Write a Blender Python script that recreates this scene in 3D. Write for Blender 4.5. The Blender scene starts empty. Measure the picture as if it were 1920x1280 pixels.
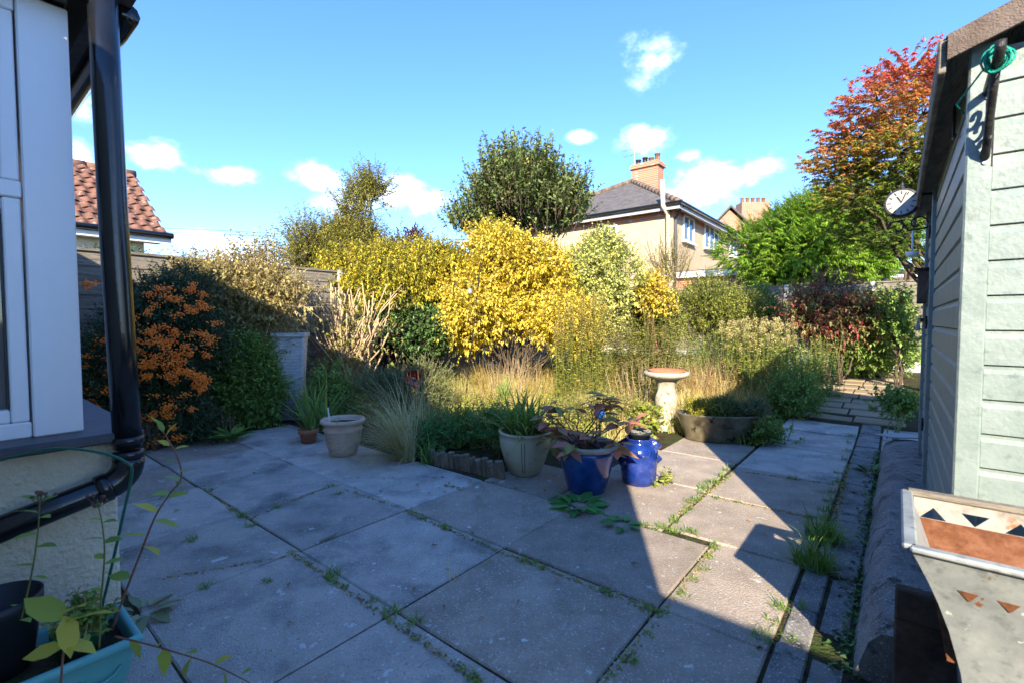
import bpy, math, random
import numpy as np
from mathutils import Vector, Matrix
R = math.radians
random.seed(7)
rng = np.random.default_rng(11)
scene = bpy.context.scene
col = scene.collection

# ------------------------------------------------------------------ camera, sky, sun, exposure
CAM_H, F, PITCH = 1.35, 885.0, R(2.46)
cam_d = bpy.data.cameras.new('camera'); cam = bpy.data.objects.new('camera', cam_d); col.objects.link(cam)
cam.location = (0, 0, CAM_H); cam.rotation_euler = (math.pi/2 - PITCH, 0, 0)
cam_d.sensor_width = 36; cam_d.lens = 36*F/1920; cam_d.clip_end = 3000; cam_d.clip_start = .05
cam_d.dof.use_dof = True; cam_d.dof.focus_distance = 5.5; cam_d.dof.aperture_fstop = 3.5
scene.camera = cam
scene.view_settings.view_transform = 'Standard'; scene.view_settings.look = 'None'
scene.view_settings.exposure = 2.85; scene.view_settings.gamma = 1.0
SUN_AZ, SUN_EL = 8.3, 27.6            # light travels 8.3 deg right of straight ahead
sun_d = bpy.data.lights.new('sun', 'SUN'); sun = bpy.data.objects.new('sun', sun_d); col.objects.link(sun)
sun_d.energy = 2.0; sun_d.angle = R(.55); sun_d.color = (1, .87, .67)
ld = Vector((math.sin(R(SUN_AZ))*math.cos(R(SUN_EL)), math.cos(R(SUN_AZ))*math.cos(R(SUN_EL)), -math.sin(R(SUN_EL))))
sun.rotation_euler = ld.to_track_quat('-Z', 'Y').to_euler(); sun.location = (0, -20, 20)

def build_world():
    w = bpy.data.worlds.new('World'); scene.world = w; w.use_nodes = True
    nt = w.node_tree; N = nt.nodes; L = nt.links; N.clear()
    out = N.new('ShaderNodeOutputWorld')
    sky = N.new('ShaderNodeTexSky'); sky.sky_type = 'NISHITA'; sky.sun_disc = False
    sky.sun_elevation = R(SUN_EL); sky.sun_rotation = R(180 + SUN_AZ)
    sky.air_density = .8; sky.dust_density = 0; sky.ozone_density = 4; sky.altitude = 50
    b1 = N.new('ShaderNodeBackground'); b1.inputs[1].default_value = .088
    gm = N.new('ShaderNodeGamma'); gm.inputs[1].default_value = .8; L.new(sky.outputs[0], gm.inputs[0])
    hs = N.new('ShaderNodeHueSaturation'); hs.inputs['Hue'].default_value = .511; hs.inputs['Saturation'].default_value = 1.27; L.new(gm.outputs[0], hs.inputs['Color'])
    L.new(hs.outputs[0], b1.inputs[0])
    tc = N.new('ShaderNodeTexCoord'); sp = N.new('ShaderNodeSeparateXYZ'); L.new(tc.outputs['Generated'], sp.inputs[0])
    def m(op, a, b=None, c=None):
        n = N.new('ShaderNodeMath'); n.operation = op
        for i, v in enumerate((a, b, c)):
            if v is None: continue
            if isinstance(v, (int, float)): n.inputs[i].default_value = v
            else: L.new(v, n.inputs[i])
        return n.outputs[0]
    az = m('ARCTAN2', sp.outputs[0], sp.outputs[1]); el = m('ARCSINE', sp.outputs[2])
    def noise(scale, detail, rough, stretch):
        mp = N.new('ShaderNodeMapping'); mp.inputs['Scale'].default_value = stretch
        L.new(tc.outputs['Generated'], mp.inputs[0])
        n = N.new('ShaderNodeTexNoise'); n.inputs['Scale'].default_value = scale; n.inputs['Detail'].default_value = detail
        n.inputs['Roughness'].default_value = rough; L.new(mp.outputs[0], n.inputs['Vector']); return n.outputs[0]
    nz = noise(9, 8, .6, (1, 1, 1.7)); nz2 = noise(34, 6, .62, (1, 1, 1.4))
    blobs = [(1235,112,95,58),(1205,258,70,40),(690,362,160,62),(610,340,95,40),(795,382,95,36),(300,290,75,36),(425,330,90,26),
             (146,200,55,42),(140,290,50,48),(1330,345,190,62),(1440,312,110,34),(1250,372,90,50),(400,455,150,24),(60,430,150,40),(1090,255,40,16),(1290,295,40,16),(470,486,120,26),
             (1760,330,150,50)]
    lst = []
    for (x, y, rx, ry) in blobs:
        dx, dy = (x-960)/F, (640-y)/F
        X, Y, Z = dx, math.cos(PITCH)+dy*math.sin(PITCH), -math.sin(PITCH)+dy*math.cos(PITCH)
        r = math.sqrt(X*X+Y*Y+Z*Z); k = F*r
        lst.append((math.atan2(X, Y), math.asin(Z/r), rx*.85/F/(1+dx*dx), ry*.85/F/math.sqrt(1+dx*dx)))
    rr = random.Random(3)
    for i in range(32):      # the same scattered cumulus goes on all round
        a = rr.uniform(.95, 2*math.pi-.95)
        a = a if a < math.pi else a-2*math.pi
        lst.append((a, rr.uniform(.1, .55), rr.uniform(.05, .15), rr.uniform(.03, .06)))
    cv = N.new('ShaderNodeCombineXYZ'); L.new(az, cv.inputs[0]); L.new(el, cv.inputs[1])
    tot = None
    for (a, e, ra, re) in lst:
        v1 = N.new('ShaderNodeVectorMath'); v1.operation = 'MULTIPLY_ADD'; L.new(cv.outputs[0], v1.inputs[0])
        v1.inputs[1].default_value = (1/ra, 1/re, 0); v1.inputs[2].default_value = (-a/ra, -e/re, 0)
        v2 = N.new('ShaderNodeVectorMath'); v2.operation = 'LENGTH'; L.new(v1.outputs[0], v2.inputs[0])
        tot = v2.outputs['Value'] if tot is None else m('MINIMUM', tot, v2.outputs['Value'])
    tot = m('SUBTRACT', 1, tot)
    val = m('ADD', m('MULTIPLY', m('MAXIMUM', tot, -1), .8), m('ADD', m('MULTIPLY', m('SUBTRACT', nz, .5), 1.9), m('MULTIPLY', m('SUBTRACT', nz2, .5), .8)))
    mr = N.new('ShaderNodeMapRange'); mr.interpolation_type = 'SMOOTHSTEP'
    mr.inputs['From Min'].default_value = .0; mr.inputs['From Max'].default_value = 1.4; mr.inputs['To Max'].default_value = .9
    L.new(val, mr.inputs['Value'])
    gate = N.new('ShaderNodeMapRange'); gate.interpolation_type = 'SMOOTHSTEP'
    gate.inputs['From Min'].default_value = -.35; gate.inputs['From Max'].default_value = .1; L.new(tot, gate.inputs['Value'])
    fac = m('MULTIPLY', mr.outputs[0], gate.outputs[0])
    cr = N.new('ShaderNodeValToRGB'); cr.color_ramp.elements[0].color = (.74, .82, .95, 1); cr.color_ramp.elements[1].color = (1, .98, .95, 1)
    cr.color_ramp.elements[0].position = .2; cr.color_ramp.elements[1].position = .75
    L.new(val, cr.inputs[0])
    b2 = N.new('ShaderNodeBackground'); b2.inputs[1].default_value = .75; L.new(cr.outputs[0], b2.inputs[0])
    mx = N.new('ShaderNodeMixShader'); L.new(fac, mx.inputs[0]); L.new(b1.outputs[0], mx.inputs[1]); L.new(b2.outputs[0], mx.inputs[2])
    L.new(mx.outputs[0], out.inputs[0])
build_world()

# ------------------------------------------------------------------ frames: the garden runs on a grid turned TH from the view
TH = R(39.2)
A = Vector((math.cos(TH), -math.sin(TH), 0)); D = Vector((math.sin(TH), math.cos(TH), 0)); UP = Vector((0, 0, 1))
def gz(x, y):
    v = x*D.x + y*D.y
    t = max(0., min(1., (v-6)/8.)); return .24*t*t*(3-2*t)
def W(u, v, z=0.): p = A*u + D*v; return Vector((p.x, p.y, z))
def ray(x, y):
    dx, dy = (x-960)/F, (640-y)/F
    return Vector((dx, math.cos(PITCH)+dy*math.sin(PITCH), -math.sin(PITCH)+dy*math.cos(PITCH)))
CAMP = Vector((0, 0, CAM_H))
def G(x, y, z=0.):                    # pixel -> ground (or a level plane)
    d = ray(x, y); t = (z-CAM_H)/d.z
    p = CAMP + d*t
    if z == 0.:
        for _ in range(6):
            zz = gz(p.x, p.y); t = (zz-CAM_H)/d.z; p = CAMP + d*t
    return p
def at(x, y, Y): d = ray(x, y); return CAMP + d*(Y/d.y)
def on_u(x, y, u0): d = ray(x, y); return CAMP + d*(u0/d.dot(A))
def on_v(x, y, v0): d = ray(x, y); return CAMP + d*(v0/d.dot(D))
def uv(p): return p.dot(A), p.dot(D)

# ------------------------------------------------------------------ objects
def tag(o, label=None, cat=None, group=None, kind=None):
    if label: o['label'] = label
    if cat: o['category'] = cat
    if group: o['group'] = group
    if kind: o['kind'] = kind
    return o
def empty(name, loc, label, cat, group=None):
    o = bpy.data.objects.new(name, None); col.objects.link(o); o.location = loc; o.empty_display_size = .1
    return tag(o, label, cat, group)
def root_loc(p):
    v = Vector((0, 0, 0))
    while p is not None: v += Vector(p.location); p = p.parent
    return v
def link(name, me, parent=None, loc=None, rot=None):
    o = bpy.data.objects.new(name, me); col.objects.link(o)
    if parent is not None: o.parent = parent
    if loc is not None: o.location = loc
    if rot is not None: o.rotation_euler = rot
    return o
def mesh_np(name, V, F_, mat, rnd=None, smooth=False):
    """V (n,3), F_ list of (k,m) int arrays"""
    me = bpy.data.meshes.new(name)
    V = np.asarray(V, dtype=np.float32)
    me.vertices.add(len(V)); me.vertices.foreach_set('co', V.ravel())
    idx = np.concatenate([f.ravel() for f in F_]).astype(np.int32)
    sizes = np.concatenate([np.full(len(f), f.shape[1]) for f in F_]).astype(np.int32)
    starts = np.concatenate([[0], np.cumsum(sizes)[:-1]]).astype(np.int32)
    me.loops.add(len(idx)); me.loops.foreach_set('vertex_index', idx)
    me.polygons.add(len(sizes)); me.polygons.foreach_set('loop_start', starts); me.polygons.foreach_set('loop_total', sizes)
    if smooth: me.polygons.foreach_set('use_smooth', np.ones(len(sizes), dtype=bool))
    if rnd is not None:
        at_ = me.attributes.new('rnd', 'FLOAT', 'POINT'); at_.data.foreach_set('value', np.asarray(rnd, dtype=np.float32))
    me.materials.append(mat); me.update(calc_edges=True); me.validate()
    return me
def obj_np(name, V, F_, mat, parent=None, rnd=None, smooth=False):
    V = np.asarray(V, dtype=np.float64)
    if parent is not None: V = V - np.array(root_loc(parent))
    return link(name, mesh_np(name, V, F_, mat, rnd, smooth), parent)

def smooth_path(p, k=6):
    p = [Vector(q) for q in p]; out = []
    for i in range(len(p)-1):
        a, b_, c, d = p[max(i-1, 0)], p[i], p[i+1], p[min(i+2, len(p)-1)]
        for j in range(k):
            t = j/k; out.append(.5*((2*b_)+(c-a)*t+(2*a-5*b_+4*c-d)*t*t+(3*b_-a-3*c+d)*t*t*t))
    return out+[p[-1]]
class MB:
    def __init__(s): s.v = []; s.f = []
    def add(s, vs, fs):
        n = len(s.v); s.v += [tuple(v) for v in vs]; s.f += [tuple(i+n for i in f) for f in fs]; return s
    def box(s, c, size, ax=None, ay=None, az=None):
        ax = Vector(ax) if ax is not None else A; ay = Vector(ay) if ay is not None else D; az = Vector(az) if az is not None else UP
        c = Vector(c); x, y, z = (k*.5 for k in size)
        vs = [c+ax*(x*i)+ay*(y*j)+az*(z*k) for k in (-1, 1) for j in (-1, 1) for i in (-1, 1)]
        return s.add(vs, [(0,2,3,1),(4,5,7,6),(0,1,5,4),(2,6,7,3),(0,4,6,2),(1,3,7,5)])
    def bar(s, p0, p1, w, h, up=UP):
        p0, p1 = Vector(p0), Vector(p1); y = (p1-p0); l = y.length; y = y/l
        x = y.cross(Vector(up)); x = x.normalized() if x.length > 1e-4 else Vector((1, 0, 0)); z = x.cross(y)
        return s.box((p0+p1)/2, (w, l, h), x, y, z)
    def tube(s, pts, rad, n=8, cap=True):
        pts = [Vector(p) for p in pts]; k = len(pts)
        if not hasattr(rad, '__len__'): rad = [rad]*k
        t0 = (pts[1]-pts[0]).normalized(); nrm = t0.orthogonal().normalized(); rings = []
        for i in range(k):
            t = (pts[min(i+1, k-1)]-pts[max(i-1, 0)])
            t = t.normalized() if t.length > 1e-9 else t0
            nrm = (nrm - t*nrm.dot(t)); nrm = nrm.normalized() if nrm.length > 1e-6 else t.orthogonal().normalized()
            b = t.cross(nrm)
            rings.append([pts[i]+(nrm*math.cos(a)+b*math.sin(a))*rad[i] for a in [2*math.pi*j/n for j in range(n)]])
        vs = [p for r in rings for p in r]; fs = []
        for i in range(k-1):
            for j in range(n):
                fs.append((i*n+j, i*n+(j+1) % n, (i+1)*n+(j+1) % n, (i+1)*n+j))
        if cap: fs.append(tuple(range(n))[::-1]); fs.append(tuple((k-1)*n+j for j in range(n)))
        return s.add(vs, fs)
    def lathe(s, c, prof, n=32, sx=1, sy=1, ax=None, ay=None):
        c = Vector(c); ax = Vector(ax) if ax is not None else Vector((1, 0, 0)); ay = Vector(ay) if ay is not None else Vector((0, 1, 0))
        vs = [c+ax*(r*sx*math.cos(2*math.pi*j/n))+ay*(r*sy*math.sin(2*math.pi*j/n))+UP*z for (r, z) in prof for j in range(n)]
        fs = [(i*n+j, i*n+(j+1) % n, (i+1)*n+(j+1) % n, (i+1)*n+j) for i in range(len(prof)-1) for j in range(n)]
        if prof[0][0] > 1e-6: fs.append(tuple(range(n))[::-1])
        if prof[-1][0] > 1e-6: fs.append(tuple((len(prof)-1)*n+j for j in range(n)))
        return s.add(vs, fs)
    def prism(s, poly, d):
        """poly list of 3D points, extruded by vector d"""
        poly = [Vector(p) for p in poly]; d = Vector(d); n = len(poly)
        return s.add(poly+[p+d for p in poly], [tuple(range(n))[::-1], tuple(range(n, 2*n))]+[(i, (i+1) % n, n+(i+1) % n, n+i) for i in range(n)])
    def build(s, name, mat, parent=None, smooth=False, bevel=0, seg=1, auto=None):
        off = root_loc(parent) if parent is not None else Vector((0, 0, 0))
        me = bpy.data.meshes.new(name); me.from_pydata([(v[0]-off.x, v[1]-off.y, v[2]-off.z) for v in s.v], [], s.f)
        me.materials.append(mat); me.update()
        import bmesh
        bm = bmesh.new(); bm.from_mesh(me); bmesh.ops.recalc_face_normals(bm, faces=bm.faces)
        if bevel: bmesh.ops.bevel(bm, geom=list(bm.edges), offset=bevel, segments=seg, affect='EDGES', profile=.5)
        if auto is not None:
            for e in bm.edges:
                if len(e.link_faces) == 2: e.smooth = e.calc_face_angle(0) < auto
        bm.to_mesh(me); bm.free()
        if smooth or auto is not None:
            for p in me.polygons: p.use_smooth = True
        return link(name, me, parent)

# ------------------------------------------------------------------ materials (world-position procedural textures)
def pm(name, cols, scale=6, rough=.8, bump=.3, bscale=None, spec=.3, metal=0, stretch=(1, 1, 1), spots=None, coat=0, detail=8, dist=.02, pos=None, vary=0):
    mt = bpy.data.materials.new(name); mt.use_nodes = True; nt = mt.node_tree; N = nt.nodes; L = nt.links
    bs = N['Principled BSDF']; bs.inputs['Roughness'].default_value = rough; bs.inputs['Metallic'].default_value = metal
    bs.inputs['Specular IOR Level'].default_value = spec; bs.inputs['Coat Weight'].default_value = coat; bs.inputs['Coat Roughness'].default_value = .08
    ge = N.new('ShaderNodeNewGeometry'); mp = N.new('ShaderNodeMapping'); mp.inputs['Scale'].default_value = stretch
    L.new(ge.outputs['Position'], mp.inputs[0])
    nz = N.new('ShaderNodeTexNoise'); nz.inputs['Scale'].default_value = scale; nz.inputs['Detail'].default_value = detail; nz.inputs['Roughness'].default_value = .65
    L.new(mp.outputs[0], nz.inputs['Vector'])
    cr = N.new('ShaderNodeValToRGB'); e = cr.color_ramp.elements
    n = len(cols)
    ps = pos or [.3+.4*i/max(1, n-1) for i in range(n)]
    e[0].color = (*cols[0], 1); e[0].position = ps[0]; e[1].color = (*cols[-1], 1); e[1].position = ps[-1]
    for i in range(1, n-1): k = e.new(ps[i]); k.color = (*cols[i], 1)
    L.new(nz.outputs[0], cr.inputs[0]); cur = cr.outputs[0]
    for (scol, sscale, lo, hi) in (spots or []):
        n2 = N.new('ShaderNodeTexNoise'); n2.inputs['Scale'].default_value = sscale; n2.inputs['Detail'].default_value = 5; n2.inputs['Roughness'].default_value = .6
        L.new(mp.outputs[0], n2.inputs['Vector'])
        mr = N.new('ShaderNodeMapRange'); mr.inputs['From Min'].default_value = lo; mr.inputs['From Max'].default_value = hi; L.new(n2.outputs[0], mr.inputs['Value'])
        mx = N.new('ShaderNodeMix'); mx.data_type = 'RGBA'; mx.inputs[7].default_value = (*scol, 1)
        L.new(mr.outputs[0], mx.inputs[0]); L.new(cur, mx.inputs[6]); cur = mx.outputs[2]
    if vary:
        oi = N.new('ShaderNodeObjectInfo'); mr = N.new('ShaderNodeMapRange'); mr.inputs['To Min'].default_value = 1-vary; mr.inputs['To Max'].default_value = 1+vary; L.new(oi.outputs['Random'], mr.inputs['Value'])
        hv = N.new('ShaderNodeHueSaturation'); L.new(cur, hv.inputs['Color']); L.new(mr.outputs[0], hv.inputs['Value']); cur = hv.outputs[0]
    L.new(cur, bs.inputs['Base Color'])
    if bump:
        nb = N.new('ShaderNodeTexNoise'); nb.inputs['Scale'].default_value = bscale or scale*4; nb.inputs['Detail'].default_value = 6
        L.new(mp.outputs[0], nb.inputs['Vector'])
        bp = N.new('ShaderNodeBump'); bp.inputs['Strength'].default_value = bump; bp.inputs['Distance'].default_value = dist
        L.new(nb.outputs[0], bp.inputs['Height']); L.new(bp.outputs[0], bs.inputs['Normal'])
    return mt
def leafm(name, cols, trans=.35, rough=.5, spec=.3):
    g = {'yellow_leaves': 1.08, 'hydrangea_leaves': 1.1, 'dead_leaves': 1., 'pyracantha_leaves': 2.0, 'dark_evergreen_leaves': 1.8, 'ferny_leaves': 1.8, 'fresh_leaves': 1.6, 'weed_grass': 1.5, 'grey_green_leaves': 1.7, 'strap_leaves': 1.7}.get(name, 1.3)
    cols = [tuple(min(.85, v*g) for v in c) for c in cols]
    mt = bpy.data.materials.new(name); mt.use_nodes = True; nt = mt.node_tree; N = nt.nodes; L = nt.links
    bs = N['Principled BSDF']; bs.inputs['Roughness'].default_value = rough; bs.inputs['Specular IOR Level'].default_value = spec
    an = N.new('ShaderNodeAttribute'); an.attribute_name = 'rnd'
    cr = N.new('ShaderNodeValToRGB'); e = cr.color_ramp.elements; n = len(cols)
    e[0].color = (*cols[0], 1); e[0].position = 0; e[1].color = (*cols[-1], 1); e[1].position = 1
    for i in range(1, n-1): k = e.new(i/(n-1)); k.color = (*cols[i], 1)
    L.new(an.outputs['Fac'], cr.inputs[0]); L.new(cr.outputs[0], bs.inputs['Base Color'])
    tr = N.new('ShaderNodeBsdfTranslucent'); L.new(cr.outputs[0], tr.inputs[0])
    mx = N.new('ShaderNodeMixShader'); mx.inputs[0].default_value = trans
    L.new(bs.outputs[0], mx.inputs[1]); L.new(tr.outputs[0], mx.inputs[2]); L.new(mx.outputs[0], N['Material Output'].inputs[0])
    return mt

LICH = ((.62, .64, .62), 7, .66, .69)
SPECK = ((.65, .65, .65), 110, .57, .72)
DSPECK = ((.13, .13, .13), 85, .58, .74)
M = {}
M['slab'] = pm('slab_concrete', [(.34,.305,.27),(.46,.41,.36),(.58,.51,.44)], 3.2, .88, .8, 130, .25, spots=[((.2,.19,.175), 2.4, .5, .7), SPECK, DSPECK, ((.4,.31,.24), 2.1, .6, .8), ((.62,.64,.63), 7.5, .655, .675), ((.6,.62,.61), 26, .64, .67)], dist=.012, vary=.2)
M['slab_b'] = pm('slab_pinkish_concrete', [(.26,.21,.165),(.35,.285,.225),(.43,.355,.285)], 3.4, .9, .8, 130, .2, spots=[((.25,.22,.17), 2.4, .5, .72), SPECK, DSPECK, ((.15,.16,.07), 2.6, .6, .78), ((.58,.57,.54), 8, .66, .685), ((.55,.55,.52), 28, .65, .68)], dist=.012, vary=.13)
M['slab_tan'] = pm('slab_tan', [(.26,.2,.13),(.34,.265,.18)], 3, .9, .4, 120, .2, dist=.006)
M['kerb'] = pm('kerb_concrete', [(.1,.095,.09),(.2,.19,.175),(.26,.25,.23)], 5, .9, .6, 110, .2, spots=[((.03,.035,.02), 9, .55, .68), SPECK], dist=.008)
M['soil'] = pm('soil', [(.025,.02,.014),(.06,.048,.03),(.1,.08,.05)], 14, .95, .9, 60, .1, spots=[((.05,.075,.02), 5, .5, .62)], dist=.03)
M['grassland'] = pm('ground_far', [(.05,.07,.02),(.09,.11,.035),(.12,.12,.05)], 1.5, .95, .6, 30, .1)
M['wood_grey'] = pm('weathered_wood', [(.1,.085,.065),(.2,.175,.14),(.28,.25,.2)], 5, .85, .5, 30, .2, stretch=(1, 1, 9))
M['wood_dark'] = pm('dark_wood', [(.05,.035,.026),(.11,.075,.055),(.17,.12,.09)], 7, .85, .5, 30, .2)
M['stem'] = pm('bark', [(.06,.045,.03),(.13,.1,.07)], 20, .9, .5, 80, .15)
M['stem_tan'] = pm('pale_stem', [(.28,.19,.11),(.45,.33,.2),(.52,.42,.28)], 14, .85, .3, 80, .15)
M['stem_green'] = pm('green_stem', [(.1,.13,.03),(.2,.2,.06)], 20, .7, .2, 80, .2)
M['stem_red'] = pm('red_stem', [(.16,.06,.05),(.26,.13,.08)], 20, .6, .2, 80, .2)
M['render_cream'] = pm('cream_render', [(.6,.54,.4),(.7,.64,.5)], 5, .9, .9, 45, .15, dist=.02)
M['upvc'] = pm('white_plastic', [(.74,.76,.8),(.8,.81,.84)], 3, .3, 0, spec=.45)
M['sill'] = pm('dark_sill', [(.035,.04,.05),(.06,.065,.08)], 6, .45, .15, 60, .4)
M['black_pl'] = pm('black_pipe_plastic', [(.006,.007,.009),(.012,.013,.016)], 8, .18, .04, 30, .55)
M['green_paint'] = pm('mint_paint', [(.165,.212,.2),(.2,.25,.235),(.225,.275,.26)], 9, .45, .5, 60, .4, dist=.004, spots=[((.12,.16,.15), 26, .56, .75), ((.26,.3,.285), 7, .58, .75), ((.11,.12,.09), 4, .62, .8)])
M['felt'] = pm('roof_felt', [(.1,.075,.06),(.18,.14,.12)], 12, .9, .6, 150, .2)
M['rust'] = pm('rusty_steel', [(.07,.028,.014),(.15,.058,.026),(.22,.1,.055)], 22, .9, .5, 70, .2, dist=.005)
M['galv'] = pm('galvanised_steel', [(.28,.31,.31),(.38,.41,.41),(.5,.53,.52)], 9, .5, .15, 50, .5, metal=.55, spots=[((.24,.265,.265), 30, .52, .7), ((.3,.12,.05), 13, .655, .69), ((.8,.8,.78), 19, .655, .68)], dist=.004)
M['galv_pale'] = pm('flaking_galvanised', [(.2,.175,.145),(.32,.3,.27),(.38,.37,.35)], 16, .75, .4, 60, .3, spots=[((.28,.13,.06), 10, .62, .68)], dist=.004)
M['terracotta'] = pm('terracotta', [(.35,.13,.07),(.45,.19,.1)], 9, .85, .2, 70, .2)
M['terra_pale'] = pm('pale_terracotta', [(.48,.3,.22),(.58,.4,.3),(.64,.5,.4)], 7, .85, .2, 70, .2)
M['glaze_blue'] = pm('blue_glaze', [(.003,.02,.1),(.006,.045,.21),(.02,.09,.32)], 5, .12, .12, 20, .6, coat=.4)
M['glaze_dark'] = pm('dark_blue_glaze', [(.004,.012,.06),(.008,.03,.2),(.05,.07,.25)], 9, .14, .12, 20, .6, coat=.4)
M['glaze_cream'] = pm('cream_glaze', [(.42,.36,.22),(.55,.49,.33)], 5, .35, .12, 40, .45, spots=[((.14,.07,.035), 9, .64, .68)])
M['pot_rim'] = pm('pot_rim_stone', [(.3,.26,.2),(.44,.39,.31)], 12, .7, .3, 80, .3)
M['stone'] = pm('weathered_cast_stone', [(.28,.25,.19),(.4,.365,.29),(.48,.445,.37)], 14, .9, .7, 50, .2, spots=[((.12,.11,.07), 16, .6, .7)], dist=.01)
M['pillar'] = pm('textured_concrete', [(.36,.34,.31),(.5,.48,.45),(.6,.57,.53)], 12, .9, .6, 60, .2)
M['tin'] = pm('dull_brass_tin', [(.12,.1,.06),(.22,.19,.12),(.33,.3,.21)], 7, .3, .12, 12, .5, metal=.6, spots=[((.04,.035,.025), 8, .6, .66)])
M['iron'] = pm('black_iron', [(.008,.008,.008),(.025,.022,.02)], 20, .45, .3, 90, .4)
M['dkplastic'] = pm('dark_plastic', [(.012,.016,.022),(.02,.025,.032)], 8, .45, .05, spec=.4)
M['turq'] = pm('turquoise_plastic', [(.1,.34,.34),(.14,.42,.41)], 5, .4, .15, 30, .4, dist=.004)
M['green_pl'] = pm('green_plastic', [(.01,.09,.06),(.015,.13,.09)], 8, .4, 0, spec=.4)
M['white_pl'] = pm('white_enamel', [(.75,.75,.74),(.82,.82,.8)], 8, .4, 0, spec=.4)
M['hip_tile'] = pm('weathered_hip_tile', [(.09,.065,.05),(.15,.105,.08),(.24,.2,.15)], 5, .9, .4, 40, .2)
M['tile_red'] = pm('clay_roof_tile', [(.11,.055,.042),(.18,.09,.065),(.23,.125,.095)], 4, .9, .4, 40, .2, spots=[((.5,.42,.36), 11, .6, .72), ((.1,.06,.05), 7, .62, .75)])
M['slate'] = pm('grey_roof', [(.06,.055,.055),(.1,.092,.09),(.15,.135,.125)], 4, .8, .5, 30, .3, stretch=(1, 1, 3))
M['tan_render'] = pm('tan_pebbledash', [(.42,.32,.215),(.52,.41,.29)], 3, .95, .7, 40, .1)
M['white_paint'] = pm('white_paint', [(.72,.72,.71),(.8,.8,.79)], 5, .5, 0)
M['grey_fascia'] = pm('grey_fascia', [(.3,.3,.31),(.38,.38,.39)], 5, .6, 0)
M['berry'] = pm('orange_berries', [(.9,.17,.008),(1.,.3,.02)], 30, .35, 0, spec=.5)
M['log'] = pm('log_edging', [(.09,.065,.045),(.2,.15,.1),(.3,.24,.17)], 12, .9, .6, 50, .15, stretch=(1, 1, .3))
M['poppy'] = pm('red_enamel', [(.3,.015,.01),(.5,.03,.02)], 20, .25, .1, 30, .5)
M['face'] = pm('clock_face', [(.33,.32,.3),(.42,.41,.38)], 12, .5, 0)
M['gravel'] = pm('grey_grit', [(.1,.12,.11),(.25,.28,.26),(.4,.42,.4)], 90, .9, .9, 120, .2)
M['twine'] = pm('green_twine', [(.01,.25,.17),(.02,.35,.25)], 60, .8, .5, 200, .2)
M['wire'] = pm('overhead_cable', [(.03,.03,.035),(.05,.05,.055)], 5, .6, 0)
def glass_mat():
    mt = bpy.data.materials.new('window_glass'); mt.use_nodes = True; b = mt.node_tree.nodes['Principled BSDF']
    b.inputs['Base Color'].default_value = (.07, .1, .12, 1); b.inputs['Roughness'].default_value = .04; b.inputs['Specular IOR Level'].default_value = .9
    return mt
M['glass'] = glass_mat()
def brick_mat(name, c1, c2, mortar, scale):
    mt = bpy.data.materials.new(name); mt.use_nodes = True; nt = mt.node_tree; N = nt.nodes; L = nt.links; b = N['Principled BSDF']
    b.inputs['Roughness'].default_value = .9
    ge = N.new('ShaderNodeNewGeometry'); sp = N.new('ShaderNodeSeparateXYZ'); L.new(ge.outputs['Position'], sp.inputs[0])
    ad = N.new('ShaderNodeMath'); ad.operation = 'ADD'; L.new(sp.outputs[0], ad.inputs[0]); L.new(sp.outputs[1], ad.inputs[1])
    cb = N.new('ShaderNodeCombineXYZ'); L.new(ad.outputs[0], cb.inputs[0]); L.new(sp.outputs[2], cb.inputs[1])
    br = N.new('ShaderNodeTexBrick'); br.inputs['Scale'].default_value = scale; br.inputs['Color1'].default_value = (*c1, 1); br.inputs['Color2'].default_value = (*c2, 1)
    br.inputs['Mortar'].default_value = (*mortar, 1); br.inputs['Mortar Size'].default_value = .01; br.inputs['Brick Width'].default_value = .3; br.inputs['Row Height'].default_value = .075
    L.new(cb.outputs[0], br.inputs['Vector']); L.new(br.outputs[0], b.inputs['Base Color'])
    return mt
M['brick'] = brick_mat('red_brick', (.42,.16,.08), (.33,.12,.07), (.4,.33,.26), 1)

LM = {}
LM['yellow'] = leafm('yellow_leaves', [(.26,.3,.03),(.5,.44,.035),(.7,.55,.045),(.8,.64,.09),(.82,.7,.16),(.66,.5,.06),(.5,.27,.06)], .4)
LM['varieg'] = leafm('variegated_leaves', [(.1,.16,.05),(.3,.34,.12),(.55,.54,.14),(.68,.64,.24)], .3)
LM['apple'] = leafm('apple_leaves', [(.045,.075,.02),(.09,.14,.04),(.15,.19,.06),(.24,.24,.07)], .25)
LM['willow'] = leafm('willow_leaves', [(.14,.17,.03),(.28,.27,.05),(.4,.34,.08)], .35)
LM['ygreen'] = leafm('yellow_green_leaves', [(.12,.16,.02),(.3,.29,.03),(.5,.42,.04),(.6,.46,.05)], .4)
LM['dark'] = leafm('dark_evergreen_leaves', [(.03,.06,.018),(.05,.1,.03),(.085,.14,.04)], .2, .35)
LM['pyra'] = leafm('pyracantha_leaves', [(.012,.03,.014),(.025,.055,.02),(.05,.085,.03)], .2, .35)
LM['conifer'] = leafm('conifer_sprays', [(.1,.22,.015),(.2,.36,.03),(.32,.46,.055)], .3)
LM['maple'] = leafm('maple_leaves', [(.1,.18,.025),(.2,.23,.03),(.42,.24,.05),(.58,.17,.07),(.58,.1,.12)], .4)
LM['bramble'] = leafm('bramble_leaves', [(.13,.1,.045),(.24,.22,.07),(.36,.31,.11),(.42,.33,.16)], .35)
LM['green'] = leafm('fresh_leaves', [(.07,.13,.025),(.14,.22,.045),(.23,.31,.065)], .35)
LM['herb'] = leafm('herb_leaves', [(.12,.18,.03),(.24,.28,.05),(.38,.38,.08)], .4)  # yellowish green shared by herbs, bushes and ground cover
LM['fern'] = leafm('ferny_leaves', [(.04,.13,.03),(.07,.2,.05),(.1,.24,.07)], .35)
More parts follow.
